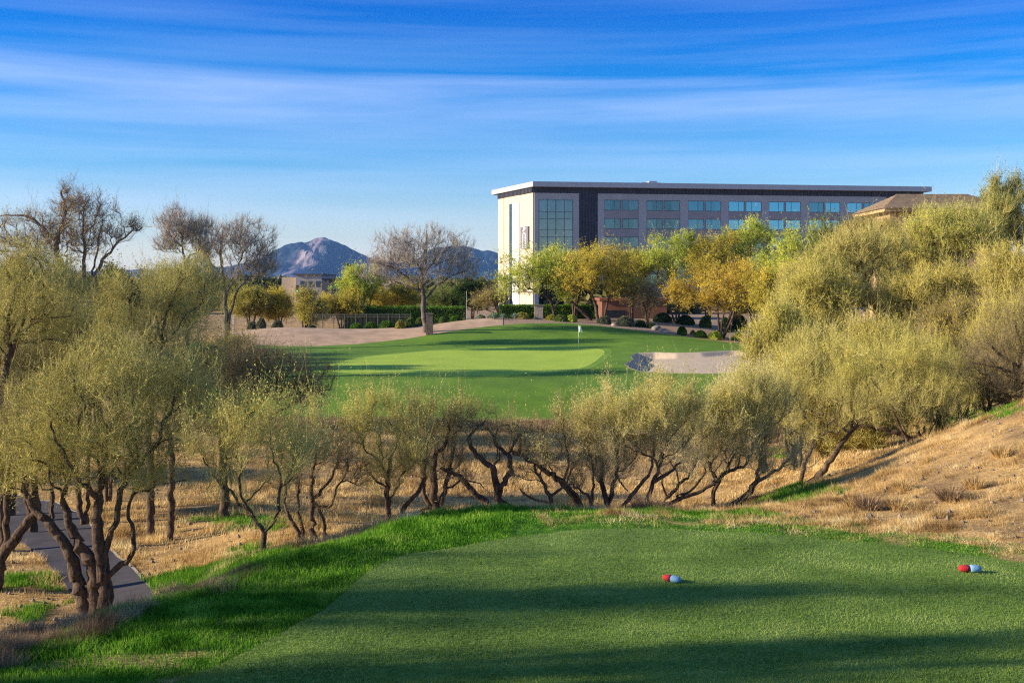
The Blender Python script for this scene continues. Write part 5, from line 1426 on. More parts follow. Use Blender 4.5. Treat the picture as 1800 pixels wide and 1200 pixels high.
def build_house():
    d = 98.0; s = d / F
    x0, x1 = (1555 - CX) * s, (1790 - CX) * s; ze = CAMZ + (500 - 366) * s; zr = CAMZ + (500 - 335) * s
    O = ((x0 + x1) / 2, d + 4.5, gz((x0 + x1) / 2, d + 4.5))
    r = empty('tiled_roof_house', O, 'brown hip-roofed building showing above the green trees at right', 'house')
    hw, hd = (x1 - x0) / 2, 4.5
    zb = -0.4; e = ze - O[2]; t = zr - O[2]
    MB().box(-hw + .7, hw - .7, -hd + .7, hd - .7, zb, e - .02).build('wall', simple('tan_stucco', (0.36, 0.25, 0.15), 0.9), r)
    m = MB(); m.box(-hw, hw, -hd, hd, e - .28, e); m.build('fascia', simple('tan_fascia', (0.42, 0.30, 0.16), 0.8), r)
    # hip roof in tile courses
    V, Fs = [], []
    mt = simple('brown_roof_tile', (0.19, 0.135, 0.085), 0.9, var=0.35, scale=2.5, bump=0.5)
    m = MB(); n = 9; rl = hw * 0.55
    for k in range(n):
        a, b = k / n, (k + 1) / n
        fx = lambda q: hw + .15 - (hw + .15 - rl) * q; fy = lambda q: (hd + .15) * (1 - q) + .02
        za = e + .004 + (t - e) * a; zz = e + (t - e) * b
        lo = [(-fx(a), -fy(a), za), (fx(a), -fy(a), za), (fx(a), fy(a), za), (-fx(a), fy(a), za)]
        hi = [(-fx(b) - .03, -fy(b) - .03, zz + .05), (fx(b) + .03, -fy(b) - .03, zz + .05), (fx(b) + .03, fy(b) + .03, zz + .05), (-fx(b) - .03, fy(b) + .03, zz + .05)]
        m.hexa(lo + hi)
    m.build('roof', mt, r)
    m = MB()
    for k in range(12): x = -hw + 1 + k * (2 * hw - 2) / 11; m.box(x - .06, x + .06, -hd - .1, -hd + .7, e - .42, e - .29)
    m.build('rafter', simple('rafter_wood', (0.12, 0.07, 0.04)), r)
    for k in range(3):
        x = -hw + 2.2 + k * 3; w_ = MB().box(x, x + 1.3, -hd + .62, -hd + .68, e - 2.2, e - .9).build('window', M_ALU, r)
        MB().box(x + .06, x + 1.24, -hd + .60, -hd + .615, e - 2.14, e - .96).build('pane', M_GLASS, w_)


build_house()


def slab_building(name, label, px0, px1, ytop, d, dep, mat, roofm, cat, extra=None):
    s = d / F; x0, x1 = (px0 - CX) * s, (px1 - CX) * s; zt = CAMZ + (500 - ytop) * s
    O = ((x0 + x1) / 2, d + dep / 2, gz((x0 + x1) / 2, d + dep / 2)); hw = (x1 - x0) / 2; h = zt - O[2]
    r = empty(name, O, label, cat)
    MB().box(-hw, hw, -dep / 2, dep / 2, -.4, h - .35).build('wall', mat, r)
    MB().box(-hw - .3, hw + .3, -dep / 2 - .3, dep / 2 + .3, h - .345, h).build('roof', roofm, r)
    return r, hw, h, dep / 2, s


r, hw, h, hd, s = slab_building('office_building', 'low grey flat-roofed building with a lit beige corner below the mountain', 520, 566, 481, 250, 18, simple('grey_block_wall', (0.36, 0.34, 0.33), 0.9), simple('dark_roof_edge', (0.10, 0.09, 0.09)), 'building')
MB().box(-hw - 3.5, -hw - .02, -hd + 2, hd, -.4, h - .8).build('side_wall', simple('beige_stucco', (0.62, 0.47, 0.32), 0.9), r)
for k in range(3): MB().box(-hw + 1 + k * 1.7, -hw + 2.1 + k * 1.7, -hd - .05, -hd - .01, h - 2.9, h - 1.6).build('window', M_ALU, r)
r, hw, h, hd, s = slab_building('shop_building', 'small dark flat-topped building with a green awning left of the lime trees', 568, 592, 489, 240, 12, simple('dark_stucco', (0.10, 0.09, 0.10)), simple('navy_roof_edge', (0.03, 0.035, 0.06)), 'building')
MB().box(-hw + .9, hw - .1, -hd - 1.2, -hd - .02, h - 2.3, h - 1.5).build('awning', simple('green_awning', (0.02, 0.16, 0.09), 0.7), r)
MB().box(-hw + 1, hw - .5, -hd - .06, -hd - .01, h - 3.9, h - 2.4).build('shopfront', M_ALU, r)
r, hw, h, hd, s = slab_building('clubhouse_building', 'rust-coloured low building half hidden behind the golden trees', 1058, 1172, 524, 150, 9, M_BRICK, simple('rust_roof_edge', (0.20, 0.075, 0.04)), 'building')
MB().box(-hw + .6, -hw + 3.1, -hd - .06, -hd - .01, .2, 1.15).build('opening_shade', M_DARK, r)  # dark slab on the wall stands for the shade in an opening
MB().box(-hw + 4.2, -hw + 5.6, -hd - .07, -hd - .01, -.1, 1.9).build('door', simple('brown_door', (.10, .05, .03)), r)


# ------------------------------------------------------------------ fence, pillars, poles
def on(px, d, off=0.0):
    x = (px - CX) / F * d
    return (x, d, gz(x, d) + off)


M_IRON = simple('fence_metal', (0.20, 0.19, 0.15), 0.5, metal=0.3, var=0.2)
O = on(630, 124)
r = empty('metal_fence', O, 'dark metal railing fence in front of the clipped hedge', 'fence')
xs = np.linspace((548 - CX) / F * 124, (722 - CX) / F * 124, 10)
ztop = CAMZ - (552 - YH) / F * 124
mb = MB()
for i in range(9):
    mb.box(xs[i] - O[0], xs[i + 1] - O[0], -.02, .02, ztop - O[2] - .06, ztop - O[2]); mb.box(xs[i] - O[0], xs[i + 1] - O[0], -.019, .019, ztop - O[2] - .30, ztop - O[2] - .26)
    mb.box(xs[i] - O[0], xs[i + 1] - O[0], -.019, .019, 0.12, 0.16)
mb.build('rail', M_IRON, r)
mb = MB()
for x in np.arange(xs[0], xs[-1], 0.14): mb.box(x - O[0] - .01, x - O[0] + .01, -.009, .009, .05, ztop - O[2] - .062)
mb.build('pickets', M_IRON, r)
for x in xs: MB().box(x - O[0] - .035, x - O[0] + .035, -.035, .035, -.3, ztop - O[2] + .06).build('post', M_IRON, r)


def pillar(px, d, w, h, label, mat):
    O = on(px, d); r = empty('stone_pillar', O, label, 'pillar', 'stone pillars beside the dirt path')
    m = MB(); k = int(h / .22)
    for i in range(k):
        j = 0.012 * ((i * 7) % 3 - 1); m.box(-w / 2 + j, w / 2 + j, -w / 2, w / 2, -.1 + i * h / k, -.1 + (i + 1) * h / k - .012)
    m.build('shaft', mat, r); MB().box(-w / 2 - .06, w / 2 + .06, -w / 2 - .06, w / 2 + .06, h - .1, h + .02).build('cap', M_STONE, r)


pillar(755, 108.7, .62, 2.05, 'dark stone pillar touching the trunk of the wide leafless tree', M_STONE)
pillar(947, 122.5, .9, 1.6, 'squat pillar with a sunlit pale side before the right hedge', M_STONEL)

O = on(820, 123); r = empty('lamp_pole', O, 'very thin pale pole standing where the dirt path ends', 'pole')
MB().cyl((0, 0, -.1), (0, 0, 3.2), .03, .02, 8).build('pole', M_FASC, r); MB().cyl((0, 0, 3.2), (0, 0, 3.32), .05, .03, 8).build('cap', M_IRON, r)
O = on(410, 107); r = empty('marker_post', O, 'thin white stake beside the leafless tree at the left end of the sandy mound', 'post')
MB().cyl((0, 0, -.1), (0, 0, 2.1), .03, .03, 8).build('stake', M_WHITE, r); MB().cyl((0, 0, 2.1), (0, 0, 2.16), .03, .01, 8).build('tip', M_WHITE, r)

d = 235.0; O = on(523, d); r = empty('traffic_light', O, 'small traffic light glowing green in front of the low grey building', 'traffic light')
zz = CAMZ - (507 - YH) / F * d - O[2]
MB().cyl((0, 0, -.1), (0, 0, zz + .4), .12, .08, 8).build('pole', M_IRON, r)
hd_ = MB().box(-.3, .3, -.45, -.13, zz - .75, zz + .65).build('signal_head', simple('signal_black', (.015, .02, .015)), r)
gm, gnt, gout = new_mat('lit_green_lamp'); em = N(gnt, 'ShaderNodeEmission'); em.inputs[0].default_value = (.05, 1, .55, 1); em.inputs[1].default_value = 2.2; gnt.links.new(em.outputs[0], gout.inputs[0])
MB().lathe([(0.0, -.03), (.1, -.02), (.15, 0)], (0, 0, 0), 14, axis='x').build('green_lamp', gm, hd_).matrix_basis = __import__('mathutils').Matrix.Translation((0, -.452, zz - .5)) @ __import__('mathutils').Matrix.Rotation(math.radians(90), 4, 'Z')
for q in (0, .45): MB().cyl((0, -.46, zz + q - .05), (0, -.44, zz + q - .05), .14, .14, 12).build('unlit_lamp', simple('unlit_lens', (.06, .03, .02)), hd_)
MB().cyl((0, 0, zz + .3), (3.5, 0, zz + .5), .07, .05, 8).build('mast_arm', M_IRON, r)


def car(px, d, rz, col, label):
    O = on(px, d); r = empty('parked_car', O, label, 'car', 'cars on the road behind the fence', rz)
    pm = simple('car_paint', col, .35, var=.02, spec=.6)
    pr = [(-2.1, .35), (-2.15, .7), (-1.5, .88), (-.9, 1.38), (.7, 1.42), (1.5, .95), (2.1, .85), (2.15, .35)]
    m = MB(); n = len(pr); V = [(x, -.85 + (.12 if z > 1 else 0), z) for x, z in pr] + [(x, .85 - (.12 if z > 1 else 0), z) for x, z in pr]
    m.add(V, [tuple(range(n)), tuple(range(n, 2 * n))[::-1]] + [(i, n + i, n + (i + 1) % n, (i + 1) % n) for i in range(n)]); m.build('body', pm, r)
    gl = MB()
    for s_ in (-1, 1): gl.add([(-1.3, s_ * .87, .92), (1.2, s_ * .87, .98), (.62, s_ * .78, 1.34), (-.85, s_ * .78, 1.31)], [(0, 1, 2, 3)])
    gl.build('window', M_ALU, r)
    for x in (-1.3, 1.3):
        for y in (-.8, .8):
            t = MB().cyl((x, y - .1, .32), (x, y + .1, .32), .32, .32, 14).build('wheel', simple('tyre_rubber', (.02, .02, .02)), r)
            MB().cyl((x, y - .115, .32), (x, y + .115, .32), .18, .18, 10).build('rim', M_FASC, t)


car(419, 165, .1, (.03, .08, .25), 'dark blue car just right of the leafless tree with the leaning stem')
car(472, 168, .05, (.25, .36, .42), 'pale blue-grey car behind the dark trunks of the small trees')

# ------------------------------------------------------------------ hedges, shrubs, agaves, stones
def leafy(name, label, O, dims, leaf, seed, n, ll, cat, group=None, round_=True, stems=True, parent=None):
    rg = np.random.default_rng(seed)
    r = empty(name, O, label, cat, group)
    a, b, c = dims
    if round_:
        p = unit(rg.normal(size=(n, 3))); p[:, 2] = np.abs(p[:, 2]) * 1.0
        bump = 1 + .22 * (fbm(p[:, 0] * 2 + seed, p[:, 1] * 2, 1.2, 2, p[:, 2] * 2))
        p = p * (0.62 + .38 * rg.random((n, 1)) ** .5) * bump[:, None]
        Cc = p * np.array([a, b, c]); Cc[:, 2] += .03
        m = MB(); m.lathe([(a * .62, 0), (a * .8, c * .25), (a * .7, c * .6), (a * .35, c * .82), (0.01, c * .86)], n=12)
    else:
        Cc = rg.uniform(-1, 1, (n, 3)) * np.array([a, b, 1]); Cc[:, 2] = (Cc[:, 2] + 1) / 2 * c
        f = rg.integers(0, 4, n)
        Cc[f == 0, 2] = c * (1 + .03 * rg.normal(size=(f == 0).sum())); Cc[f == 1, 1] = -b + rg.normal(0, .05, (f == 1).sum()); Cc[f == 2, 0] = np.sign(Cc[f == 2, 0]) * a
        Cc[:, 2] += .07 * fbm(Cc[:, 0] + seed, Cc[:, 1], 1.5, 2)
        m = MB(); m.box(-a * .97, a * .97, -b * .85, b * .85, -.1, c * .93)
    m.build('solid_core', LFCORE, r)  # solid dark green core behind the scattered leaves
    ax = unit(unit(rg.normal(size=(n, 3))) + unit(Cc) * .6); sd = unit(np.cross(ax, rg.normal(size=(n, 3))))
    L = ll * rg.uniform(.6, 1.3, (n, 1))
    q = np.stack([Cc - ax * L * .5, Cc + sd * L * .28, Cc + ax * L * .5, Cc - sd * L * .28], 1).reshape(-1, 3)
    mk('foliage', q, [(np.arange(n * 4).reshape(n, 4), 0)], LF[leaf], r, fattr={'rnd': rg.random(n)})
    return r


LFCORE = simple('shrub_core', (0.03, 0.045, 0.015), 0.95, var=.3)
LF['hedge'] = leaf_mat('hedge_leaf', [c4(.03, .08, .01), c4(.07, .16, .02), c4(.13, .25, .03), c4(.22, .34, .05)], clump=1.2)
d = 138.; x0, x1 = (606 - CX) / F * d, (818 - CX) / F * d
leafy('clipped_hedge', 'long clipped hedge behind the metal railing', ((x0 + x1) / 2, d, gz(x0, d) - .1), ((x1 - x0) / 2, .8, CAMZ - (540 - YH) / F * d - gz(x0, d) + .1), 'hedge', 1, 26000, .16, 'hedge', round_=False)
d = 131.; x0, x1 = (879 - CX) / F * d, (1050 - CX) / F * d
leafy('clipped_hedge', 'clipped hedge under the arching dark trunks by the hotel corner', ((x0 + x1) / 2, d, gz(x0, d) - .1), ((x1 - x0) / 2, .8, CAMZ - (537 - YH) / F * d - gz(x0, d) + .1), 'hedge', 2, 20000, .16, 'hedge', round_=False)

SHG = 'round shrubs planted around the far side of the green'
SHR = [  # px, width px, height px, distance, leaf, label
    (443, 18, 20, 118, 'grey', 'leftmost grey shrub on the crest of the sandy mound'), (459, 18, 22, 116, 'grey', 'grey shrub touching the leftmost one on the sandy mound'), (488, 24, 22, 120, 'grey', 'wide tan-grey shrub before the second small amber-olive tree'),
    (548, 20, 13, 120, 'grey', 'low grey shrub left of the railing fence'), (626, 22, 11, 117, 'hedge', 'flat green shrub, left one inside the railing'), (652, 26, 13, 118, 'hedge', 'flat green shrub, middle one inside the railing'), (680, 28, 14, 117, 'hedge', 'flat green shrub, right one inside the railing'),
    (703, 18, 16, 114, 'olive', 'brown-olive shrub left of the stone pillar group'), (720, 22, 17, 115, 'green', 'green shrub between the railing and the wide leafless tree'), (737, 18, 14, 116, 'green', 'small shrub just left of the brown trunk'),
    (778, 16, 12, 121, 'green', 'small bush right of the dark stone pillar'), (800, 20, 14, 123, 'hedge', 'bush at the foot of the long hedge near the thin pole'), (917, 26, 13, 122, 'olive', 'brownish shrub left of the squat pillar'), (968, 20, 10, 121, 'olive', 'low shrub right of the squat pillar'),
    (985, 24, 12, 119, 'green', 'green shrub on the top of the fairway crest'), (1005, 20, 13, 119, 'lime', 'light green shrub just above the flag'), (1062, 26, 14, 119, 'grey', 'grey-brown shrub at the foot of the forked black trunk'),
    (1098, 34, 17, 118, 'grey', 'largest grey-brown shrub behind the fairway crest'), (1126, 20, 12, 119, 'dark', 'dark flat shrub right of the largest grey-brown one'), (1145, 18, 9, 118, 'dark', 'dark low shrub beside the grey boulders'),
    (1199, 18, 16, 113, 'hedge', 'bright green ball shrub in the gravel bed'), (1218, 9, 9, 114, 'olive', 'tiny shrub between two green balls in the gravel bed'), (1231, 22, 13, 112, 'hedge', 'green shrub right of the tiny one in the gravel bed'), (1257, 25, 15, 111.5, 'lime', 'yellow-green shrub left of the amber tree trunks'),
    (1297, 20, 14, 112, 'lime', 'yellow-green shrub right of the amber tree trunks'), (1275, 24, 26, 122, 'dark', 'dark tall bush behind the amber tree trunks'), (1300, 30, 30, 126, 'dark', 'dark bush at the right end of the gravel bed'), (1240, 22, 22, 127, 'green', 'green bush behind the gravel bed under the amber crown'),
    (1205, 34, 18, 130, 'dark', 'dark bush behind the bright green ball'), (1165, 34, 18, 131, 'dark', 'dark bush in front of the right end of the rust wall'), (1335, 30, 24, 118, 'hedge', 'green bush behind the right end of the bunker'), (870, 26, 16, 128, 'hedge', 'bush at the left end of the right hedge'),
    (845, 22, 14, 127, 'green', 'bush above the end of the dirt path')]
for i, (px, w, h, d, lf, lab) in enumerate(SHR):
    m = d / F
    leafy('round_shrub', lab, on(px, d, -.03), (w * m / 2, w * m / 2, h * m), lf, 100 + i, int(1200 + w * h * 5), .13, 'shrub', SHG)

AG = 'agave rosettes by the dirt path'
ag_m = simple('agave_leaf', (0.13, 0.19, 0.15), .7, var=.25, scale=4)


def agave(px, d, s, label, seed):
    rg = np.random.default_rng(seed)
    r = empty('agave_plant', on(px, d), label, 'agave', AG)
    m = MB()
    for k in range(26):
        a = k * 2.4; el_ = math.radians(18 + 62 * (k / 26)); L = s * (1 - .25 * k / 26)
        dx, dy, dz = math.cos(a) * math.cos(el_), math.sin(a) * math.cos(el_), math.sin(el_)
        sx, sy = -math.sin(a), math.cos(a); w = s * .085
        m.add([(sx * w * .5, sy * w * .5, .05), (-sx * w * .5, -sy * w * .5, .05), (dx * L * .5 - sx * w, dy * L * .5 - sy * w, dz * L * .5 + .05), (dx * L * .5 + sx * w, dy * L * .5 + sy * w, dz * L * .5 + .05), (dx * L, dy * L, dz * L * 1.02 + .05),
               (dx * L * .45, dy * L * .45, dz * L * .45 - .02)], [(0, 1, 2, 3), (3, 2, 4), (1, 0, 5), (0, 3, 5), (3, 4, 5), (4, 2, 5), (2, 1, 5)])
    m.build('leaves', ag_m, r); MB().lathe([(s * .12, 0), (s * .14, .08), (s * .05, .16), (.01, .18)], n=10).build('heart', ag_m, r)


for i, (px, d, s, lab) in enumerate([(868, 118, .85, 'blue-grey agave nearest the end of the dirt path'), (884, 119, .7, 'agave second from the dirt path, with bright tips'), (905, 120, .8, 'agave left of the brownish shrub by the hedge'), (826, 127, .75, 'agave left of the path end by the thin pole'), (842, 125, .8, 'agave at the top of the dirt path')]):
    agave(px, d, s, lab, i)


def stone(name, label, O, s, mat, seed, cat, group=None):
    import bmesh
    bm = bmesh.new(); bmesh.ops.create_icosphere(bm, subdivisions=3, radius=1)
    V = np.array([v.co for v in bm.verts]); Fq = [[v.index for v in f.verts] for f in bm.faces]; bm.free()
    V = V * (1 + .35 * fbm(V[:, 0] + seed * 3.1, V[:, 1], 1.1, 3, V[:, 2])[:, None]) * np.array(s)
    o = mk(name, V, [(np.array(Fq), 0)], mat, loc=O); return tag(o, label, cat, group)


M_ROCK = simple('grey_boulder', (0.20, 0.18, 0.17), .9, var=.3, scale=4, bump=.6)
stone('boulder', 'grey boulder, left of the pair in the gravel bed', on(1154, 116, .15), (.5, .4, .35), M_ROCK, 1, 'rock', 'boulders in the gravel bed')
stone('boulder', 'darker grey boulder, right of the pair in the gravel bed', on(1164, 115, .1), (.4, .35, .3), M_ROCK, 2, 'rock', 'boulders in the gravel bed')
stone('boulder', 'small pale rock at the foot of the largest grey-brown shrub', on(1079, 117, .05), (.3, .25, .2), M_STONEL, 3, 'rock', 'boulders in the gravel bed')
stone('boulder', 'pale flat rock at the left end of the right hedge shrubs', on(1172, 114, .05), (.45, .3, .2), M_STONEL, 4, 'rock', 'boulders in the gravel bed')

# ------------------------------------------------------------------ flag, tee markers, hole in the turf
x, y = fpt(1017, 615.5, 92, 103); O = (x, y, gz(x, y) + .07)
r = empty('flagstick', O, 'flagstick with a limp white flag standing on the putting green', 'golf flag')
MB().cyl((0, 0, -.1), (0, 0, 1.05), .028, .025, 8).cyl((0, 0, 1.05), (0, 0, 2.15), .025, .02, 8, m=1).build('pole', [simple('pole_grey', (.22, .25, .18)), simple('pole_pale', (.55, .6, .5))], r)
fv = []; nz, nx = 14, 5
for j in range(nz):
    t = j / (nz - 1)
    for i in range(nx):
        q = i / (nx - 1); fv.append((.03 + q * (.17 + .20 * t) * (1 - .25 * t), .05 * math.sin(q * 7 + t * 4), 2.12 - t * .60 - q * .10 * (1 - t)))
ix = np.arange(nz * nx).reshape(nz, nx); ff = np.stack([ix[:-1, :-1], ix[1:, :-1], ix[1:, 1:], ix[:-1, 1:]], -1).reshape(-1, 4)
fl = mk('flag', fv, [(ff, 0)], M_WHITE, r, smooth=True); sm_ = fl.modifiers.new('thickness', 'SOLIDIFY'); sm_.thickness = .006
MB().cyl((0, 0, -.002), (0, 0, .006), .054, .054, 16).build('cup', M_DARK, r)

TG = 'pair of red and pale blue tee markers'
MR = simple('red_marker_paint', (.42, .018, .025), .8, var=.3, scale=40, bump=.5, bscale=60, spec=.4)
MBL = simple('pale_blue_marker_paint', (.19, .38, .56), .85, var=.2, scale=40, bump=.4, bscale=60, spec=.4)


def marker(px, py, rz, s, label):
    x, y = flat_pt(px, py); r = empty('tee_marker', (x, y, .03), label, 'tee marker', TG, rz)
    for nm, sg_, mt_, sc in (('red_half', -1, MR, .95), ('blue_half', 1, MBL, 1.05)):
        pr = [(.0001, .19), (.045, .178), (.072, .14), (.083, .09), (.085, .05), (.080, .018), (.066, .003), (.0001, .002)]
        V, Fs, n = [], [], 22
        for rr, xx in pr:
            for k in range(n):
                a = 2 * math.pi * k / n; V.append((sg_ * xx * sc, rr * math.cos(a) * sc * 1.05, max(0.0, .068 + rr * math.sin(a) * sc * .95)))
        for j in range(len(pr) - 1):
            for k in range(n):
                f = (j * n + k, j * n + (k + 1) % n, (j + 1) * n + (k + 1) % n, (j + 1) * n + k); Fs.append(f if sg_ > 0 else f[::-1])
        V = np.array(V) * s; V[:, 0] *= 1.18; V[:, 2] *= .92; V[:, 0] += 0.004 * sg_
        V += .004 * np.stack([fbm(V[:, 1] * 20, V[:, 2] * 20, 1, 2)] * 3, -1)
        mk(nm, V, [(np.array(Fs), 0)], mt_, r, smooth=True)


marker(1180, 1024, math.radians(-42), .80, 'red and pale blue tee marker lying askew near the middle of the tee')
marker(1704, 1007, math.radians(-6), .90, 'red and pale blue tee marker near the right edge of the tee')
x, y = flat_pt(729, 985)
mk_d = MB(); pr = []
n = 26
V = [(x + .21 * math.cos(a) * (1 + .15 * math.sin(3 * a)), y + .13 * math.sin(a), .031) for a in np.linspace(0, 2 * math.pi, n, endpoint=False)]
mk_d.add(V, [tuple(range(n))]); tag(mk_d.build('divot', simple('bare_soil', (.03, .05, .02), .95, var=.3, scale=20)), kind='structure')


def palm(px, d, ytop, label, seed):
    rg = np.random.default_rng(seed); O = on(px, d); h = CAMZ - (ytop - YH) / F * d - O[2] - 1.2
    r = empty('palm_tree', O, label, 'palm', 'palms by the low buildings')
    m = MB(); z = np.linspace(-.1, h, 9)
    for i in range(8): m.cyl((.12 * math.sin(i * .5), 0, z[i]), (.12 * math.sin((i + 1) * .5), 0, z[i + 1]), .24 - .01 * i, .23 - .01 * i, 9, cap=False)
    m.build('trunk', BK_BROWN, r)
    V, Fq, n = [], [], 0
    for k in range(46):
        a = rg.uniform(0, 6.283); e0 = rg.uniform(-.5, 1.3); L = rg.uniform(1.1, 1.7); p = np.array([.12 * math.sin(4), 0, h]); st = L / 6
        for j in range(6):
            e1 = e0 - j * .28; dv = np.array([math.cos(a) * math.cos(e1), math.sin(a) * math.cos(e1), math.sin(e1)]); q = p + dv * st
            s = np.array([-math.sin(a), math.cos(a), 0]); w0, w1 = .16 * (1 - abs(j / 6 - .4)), .16 * (1 - abs((j + 1) / 6 - .4)) * (j < 5)
            dr = np.array([0, 0, -.08])
            V += [p - s * w0 + dr, p, p + s * w0 + dr, q - s * w1 + dr, q, q + s * w1 + dr]; Fq += [(n, n + 1, n + 4, n + 3), (n + 1, n + 2, n + 5, n + 4)]; n += 6; p = q
    mk('fronds', np.array(V), [(np.array(Fq), 0)], LF['green'], r, fattr={'rnd': rg.random(len(Fq))})


palm(597, 205, 484, 'small palm right of the dark flat-topped building', 1)
palm(617, 190, 458, 'taller palm with yellowish fronds above the lime tree', 2)
# ------------------------------------------------------------------ grass
def grass_mat(name, cols, trans=0.3, clump=1.5):
    return leaf_mat(name, cols, trans, clump)


GM_LUSH = grass_mat('lush_blades', [c4(.03, .10, .008), c4(.07, .20, .015), c4(.14, .33, .025), c4(.30, .45, .07)])
GM_STRAW = grass_mat('straw_blades', [c4(.22, .13, .05), c4(.48, .32, .13), c4(.72, .53, .24), c4(.86, .72, .40)], clump=1.1)
GM_BROWN = grass_mat('brown_blades', [c4(.09, .055, .035), c4(.22, .145, .085), c4(.38, .27, .16), c4(.58, .44, .28)])
GM_TURF = grass_mat('turf_blades', [c4(.07, .13, .022), c4(.13, .22, .04), c4(.20, .30, .06), c4(.32, .42, .12)], clump=.6)


def scatter(rg, n, t0, t1, d0, d1):
    t = rg.uniform(t0, t1, n); d = np.exp(rg.uniform(math.log(d0), math.log(d1), n))
    return t * d, d


def blades(name, x, y, h, w, lean, mat, seed, label, cat=None, two=False, droop=0.0, leandir=None, tone=None):
    rg = np.random.default_rng(seed); n = len(x)
    z = height(x, y) - 0.012
    h = np.broadcast_to(h, (n,)) * rg.uniform(.55, 1.35, n); w = np.broadcast_to(w, (n,)) * rg.uniform(.7, 1.3, n)
    a = rg.uniform(0, 2 * math.pi, n); b = rg.uniform(0, 2 * math.pi, n)
    ln = np.abs(rg.normal(0, 1, n)) * lean
    lx, ly = np.cos(b) * ln, np.sin(b) * ln
    if leandir is not None: lx = lx + leandir[0] * lean; ly = ly + leandir[1] * lean
    dv = unit(np.stack([lx, ly, np.ones(n)], 1))
    B = np.stack([x, y, z], 1); S = np.stack([np.cos(a), np.sin(a), 0 * a], 1) * (w / 2)[:, None]
    T = B + dv * h[:, None]
    if two:
        M = B + unit(dv * np.array([.45, .45, 1])) * (h * .55)[:, None]; T[:, 2] -= droop * h
        V = np.stack([B - S, B + S, M + S * .8, M - S * .8, T], 1); k = np.arange(n)[:, None] * 5
        polys = [(k + np.array([[0, 1, 2, 3]]), 0), (k + np.array([[3, 2, 4]]), 0)]; r1 = rg.random(n); rnd = np.concatenate([r1, r1])
    else:
        V = np.stack([B - S, B + S, T], 1); polys = [(np.arange(n * 3).reshape(n, 3), 0)]; rnd = rg.random(n)
    if tone is not None: rnd = np.clip(rnd * .6 + (np.concatenate([tone, tone]) if two else tone) * .6 - .1, 0, 1)
    o = mk(name, V.reshape(-1, 3), polys, mat, fattr={'rnd': rnd})
    return tag(o, label, cat, None, 'stuff')


rg = np.random.default_rng(77)
path = np.vstack([np.array(L_), np.array(R_)[::-1]])
PATH_POLY = [tuple(p) for p in path]
# long green grass on the border and the bank
x, y = scatter(rg, 700000, -.58, .55, 12.8, 31)
keep = ~in_poly(x, y, TEE_POLY) & ~in_poly(x, y, PATH_POLY)
x, y = x[keep], y[keep]
g = lush_mask(x, y)
keep = rg.random(len(x)) < np.clip(g * 1.3 - .1, 0, 1)
x, y = x[keep], y[keep]
td = poly_dist(x, y, TEE_POLY)
hh = .035 + .045 * (x < 0) + .16 * np.clip((td - .5) / 3.0, 0, 1) * np.clip(.5 + 1.6 * fbm(x, y, .9, 3), .25, 1.5)
blades('rough_grass', x, y, hh, .008 + .00022 * y, .42, GM_LUSH, 1, 'long bright green grass round the edge of the tee', two=True, droop=.08)
# green patches farther off
x, y = scatter(rg, 500000, -.5, .5, 24, 60)
g = np.zeros(len(x))
for pl in GREENPATCH:
    d_ = poly_dist(x, y, pl); g = np.maximum(g, np.clip((np.where(in_poly(x, y, pl), d_, -d_) + fbm(x, y, 1.3, 3) * 1.2) / .8 + .5, 0, 1))
keep = (rg.random(len(x)) < g) & ~in_poly(x, y, PATH_POLY)
x, y = x[keep], y[keep]
blades('green_patches', x, y, .16, .014 + .0003 * y, .4, GM_LUSH, 2, 'patches of fresh green grass in the straw', two=False)
# straw on the right-hand slope and behind the tee
x, y = scatter(rg, 750000, -.05, .56, 20, 40)
keep = ~in_poly(x, y, TEE_POLY); x, y = x[keep], y[keep]
td = poly_dist(x, y, TEE_POLY)
g = lush_mask(x, y)
cl = np.clip(.60 + 1.6 * fbm(x, y, .8, 4) + .9 * fbm(x, y, 4.5, 2), .05, 1)
keep = (rg.random(len(x)) < cl * np.clip(td / 1.5, 0, 1) * (1 - .65 * g)) & (x > -1 + (30 - y) * .3)
x, y = x[keep], y[keep]; tone = np.clip(.5 + 1.4 * fbm(x + 3, y, 1.1, 4), 0, 1)
tuss = np.clip(1 + 2.6 * (fbm(x, y * 1.3, 1.7, 3) - .08) + 1.6 * fbm(x - 4, y * 1.2, 4.0, 2), .35, 2.5)
blades('dry_grass', x, y, .11 * tuss, .011, .95, GM_STRAW, 3, 'matted straw-coloured dry grass on the right slope', leandir=(-.45, -.25), tone=tone)
# straw across the wash and the left-hand ground
x, y = scatter(rg, 650000, -.56, .56, 22, 66)
out = ~in_poly(x, y, LUSH_POLY) & ~in_poly(x, y, TEE_POLY) & ~((x > 5) & (y < 38)) & ~in_poly(x, y, FAIR_POLY)
path = np.vstack([np.array(L_), np.array(R_)[::-1]])
out &= ~in_poly(x, y, [tuple(p) for p in path])
x, y = x[out], y[out]
keep = rg.random(len(x)) < np.clip(.5 + 1.6 * fbm(x, y, .5, 4), .05, 1)
x, y = x[keep], y[keep]; tone = np.clip(.33 + 1.6 * fbm(x + 9, y, .7, 4), 0, 1)
hh = .16 * np.clip(1 + 2.2 * fbm(x, y, 1.2, 3), .5, 2.0)
blades('dry_grass', x, y, hh, .010 + .00035 * y, .7, GM_STRAW, 4, 'straw-coloured dry grass over the floor of the wash', leandir=(.2, 0), tone=tone)
